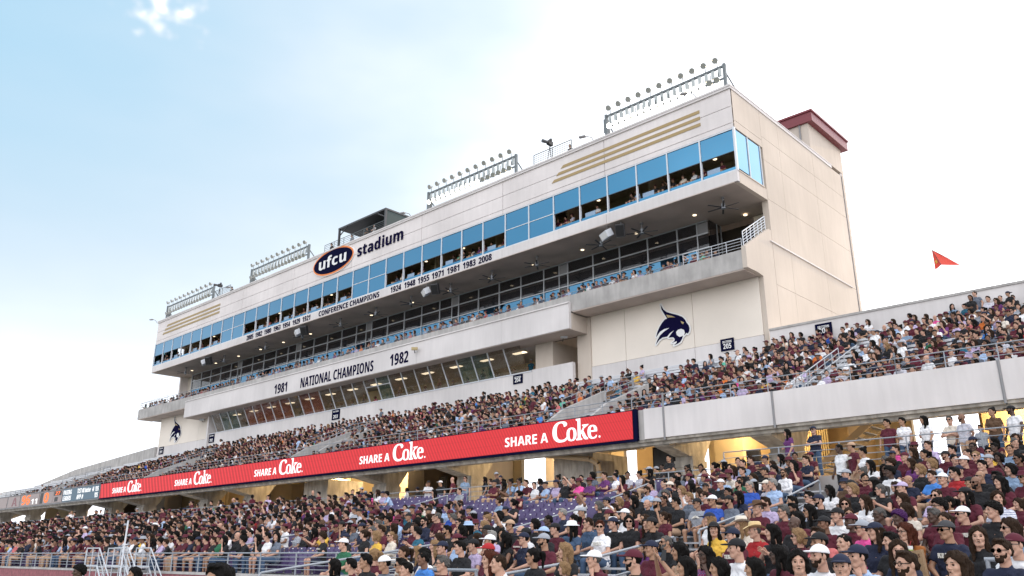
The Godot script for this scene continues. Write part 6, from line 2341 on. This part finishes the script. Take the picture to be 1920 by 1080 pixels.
func crowd(far: Array) -> void:
	# places on the upper deck, the balcony and in the suites
	for k in range(0, 15):
		var z := -31.55 - 0.85 * k
		var y := upper_floor(z)
		var x := 2.0
		while x > -124.0:
			x -= 0.5 + rng.randf() * 0.07
			if k >= 13 and x < -21.0 and x > -102.0:
				continue
			if x < -112.0 + 2.4 * k:
				break
			var stop := x < -13.6 and x > -15.0 and k < 9
			for vx in [-26.3, -50.5, -74.5, -98.5]:
				if absf(x - vx) < 1.75 and k < 7:
					stop = true
			var aisle := fposmod(-x - 14.2, 12.1)
			if stop or aisle < 0.5 or aisle > 11.6:
				continue
			var p := clampf(0.92 + 0.3 * wobble.get_noise_2d(x * 0.3 + 40.0, z * 0.7), 0.5, 0.97) if k > 0 else 0.8
			if x < -100.0:
				p = 0.6
			if k > 11:
				p = 0.72
			if k > 8 and x < -21.0 and x > -33.0:
				p = 0.35
			if rng.randf() > p:
				continue
			var w := someone()
			var up := rng.randf() < (0.4 if k > 12 and x > -10.5 else 0.025)
			far.append([Transform3D(Basis(Vector3.UP, -0.2 + rng.randf_range(-0.4, 0.4)).scaled(Vector3.ONE * rng.randf_range(0.93, 1.07)), Vector3(x, y, z - 0.4)), w, ("stand_man" if w[0] == "m" else "stand_woman") if up else pose_key(w)])
	for row in [[-43.3, 0.8, 18.45], [-44.3, 0.65, 18.75], [-45.5, 0.12, 18.12]]:
		var x := -22.5
		while x > -104.0:
			x -= 0.55 + rng.randf() * 0.2
			if rng.randf() < row[1]:
				var w := someone()
				far.append([Transform3D(Basis(Vector3.UP, rng.randf_range(-0.5, 0.3)), Vector3(x, row[2], row[0])), w, "stand_man" if row[1] < 0.2 else pose_key(w)])
	for row in [[-43.35, 0.66, 24.12], [-45.0, 0.12, 23.64]]:
		var x := -21.8
		while x > -101.0:
			x -= 0.6 + rng.randf() * 0.3
			if rng.randf() < row[1]:
				var w := someone()
				far.append([Transform3D(Basis(Vector3.UP, rng.randf_range(-0.5, 0.3)), Vector3(x, row[2], row[0])), w, "stand_man" if row[1] < 0.2 else pose_key(w)])
	for q in 26:
		far.append([Transform3D(Basis(Vector3.UP, rng.randf_range(-0.5, 0.3)), Vector3(-41.0 - q * 1.75, 14.15, -45.7)), someone(), "lap_man" if q % 3 else "stand_man"])
	for q in 40:
		var x := -20.0 - rng.randf() * 66.0
		far.append([Transform3D(Basis(Vector3.UP, rng.randf_range(-1.5, 1.5)), Vector3(x, 3.6, -28.0 - rng.randf() * 3.6)), someone(), ["stand_man", "stand_woman", "stand_cross"][q % 3]])
	# a few dozen different spectators, each shared by many places
	var kinds := []
	var tint := flat("tinted_cloth", Color.WHITE, 0.92)
	tint.vertex_color_use_as_albedo = true
	var by_pose := {}
	for pk in poses:
		by_pose[pk] = []
		if pk == "phone_woman":
			continue
		for v in 4:
			var w := someone()
			while (w[0] == "w") != poses[pk].woman or (w[4] == "-") != (v != 1 if poses[pk].woman else v % 2 == 0) or (w[4].ends_with("white") and pk != "lap_man"):
				w = someone()
			w[1] = ["l", "t", "l", "b"][v]
			if w[1] == "b":
				w[3] = "k"
			var p: Dictionary = poses[pk]
			var me := ArrayMesh.new()
			p.skin.surface(me, hued("skin", w[1], SKIN[w[1]], 0.55))
			p.shirt.surface(me, tint)
			p.pants.surface(me, cloth(["denim", "black", "tan", "slate"][(v + kinds.size()) % 4]))
			p.iris.surface(me, flat("eye_dark", lin(0.02, 0.014, 0.01), 0.4))
			p.shoes.surface(me, cloth("grey"))
			var b := MB.new()
			var hat := w[4].split(":")
			if w[2] != "bald":
				b.add(hairs[w[2] if hat[0] == "-" else ("under" if w[2] in ["long", "bob"] else "fringe")], p.head)
				b.surface(me, hued("hair", w[3], HAIR[w[3]], 0.6))
			if hat[0] != "-":
				b = MB.new()
				b.add(hats[hat[0]], p.head)
				b.surface(me, cloth(hat[1]))
			if "s" in w[5]:
				b = MB.new()
				b.add(extras.sunglasses, p.head)
				b.surface(me, flat("shades", lin(0.01, 0.01, 0.012), 0.08))
			by_pose[pk].append(kinds.size())
			kinds.append([me, [], []])
	for s in far:
		var choice: Array = by_pose[s[2]] if by_pose[s[2]].size() else by_pose["lap_woman"]
		var k: Array = kinds[choice[rng.randi() % choice.size()]]
		k[1].append(s[0])
		var c: Color = CLOTH[s[1][6]]
		k[2].append(c * rng.randf_range(0.85, 1.15))
	var t := Node3D.new()
	put(t, "crowd")
	tag(t, "dense crowd in maroon, black and white filling both decks, balcony and far rows", "crowd")
	t.set_meta("kind", "stuff")
	for k in kinds:
		if k[1].is_empty():
			continue
		var mm := MultiMesh.new()
		mm.transform_format = MultiMesh.TRANSFORM_3D
		mm.use_colors = true
		mm.mesh = k[0]
		mm.instance_count = k[1].size()
		for q in k[1].size():
			mm.set_instance_transform(q, k[1][q])
			mm.set_instance_color(q, k[2][q])
		var mi := MultiMeshInstance3D.new()
		mi.multimesh = mm
		put(mi, "spectators", t)
		mi.set_meta("kind", "stuff")
	print("crowd ", far.size())

func held_things() -> void:
	var at := klein + Vector3(-0.34, 0.62, 0.42)
	var t := thing("paper_bag", "brown paper bag held in front of the man in the navy KLEIN shirt", "bag", at)
	var b := MB.new()
	b.prism(PackedVector2Array([Vector2(-0.115, 0), Vector2(0.115, 0), Vector2(0.118, 0.2), Vector2(0.125, 0.37), Vector2(0.04, 0.362), Vector2(-0.05, 0.373), Vector2(-0.122, 0.365), Vector2(-0.117, 0.18)]), at + Vector3(0, 0, -0.05), Basis(Vector3.BACK, 0.1).x, Basis(Vector3.BACK, 0.1).y, Vector3(0, 0, 0.1))
	var kraft := rough_mat("kraft", lin(0.46, 0.30, 0.17), 0.85, 0.02, 0.8, Vector3(4, 4, 4), 31, 0.3)
	part("bag", b, kraft, t)
	b = MB.new()
	b.box(at + Vector3(-0.02, 0.2, 0.0), Vector3(0.236, 0.006, 0.104), Basis(Vector3.BACK, 0.1))
	part("fold", b, kraft, t)
	fit_text("TEXAS", at.x - 0.11, at.x + 0.06, at.y + 0.27, at.y + 0.32, at.z + 0.051, flat("brown_ink", lin(0.10, 0.035, 0.02), 0.8), t, "print", false, 0.004)
	at = drinker + Vector3(0.03, 0.90, 0.24)
	t = thing("drink_cup", "white patterned drink cup held up by the woman in the rust shirt", "cup", at)
	b = MB.new()
	b.cyl(at, at + Vector3(0, 0.15, 0), 0.032, 0.043, 14)
	part("cup", b, mats.white, t)
	b = MB.new()
	b.cyl(at + Vector3(0, 0.03, 0), at + Vector3(0, 0.1, 0), 0.0355, 0.0418, 14, false)
	part("sleeve", b, flat("cup_green", lin(0.3, 0.5, 0.08), 0.5), t)
	b = MB.new()
	b.cyl(at + Vector3(0, 0.151, 0), at + Vector3(0.02, 0.22, -0.03), 0.004, 0.004, 6)
	part("straw", b, flat("straw_red", lin(0.4, 0.02, 0.03), 0.4), t)
	at = phoner + Vector3(-0.04, 1.13, 0.40)
	t = thing("phone", "dark phone held up in both hands by the black-haired woman in tan", "phone", at)
	b = MB.new()
	b.box(at + Vector3(0, 0.06, 0), Vector3(0.075, 0.155, 0.009), Basis(Vector3.RIGHT, -0.25))
	part("case", b, mats.black, t)
	b = MB.new()
	b.box(at + Vector3(0, 0.06, 0) - Basis(Vector3.RIGHT, -0.25).z * 0.0062, Vector3(0.068, 0.145, 0.002), Basis(Vector3.RIGHT, -0.25))
	part("screen", b, flat("phone_glass", lin(0.02, 0.03, 0.05), 0.1), t)

func _ready() -> void:
	rng.seed = 20
	stage()
	materials()
	setting()
	lower_stand()
	benches()
	lower_rails()
	upper_stand()
	concourse()
	press_box()
	stair_tower()
	ribbon_board()
	signs()
	roof_things()
	wardrobe()
	spectators()
	held_things()
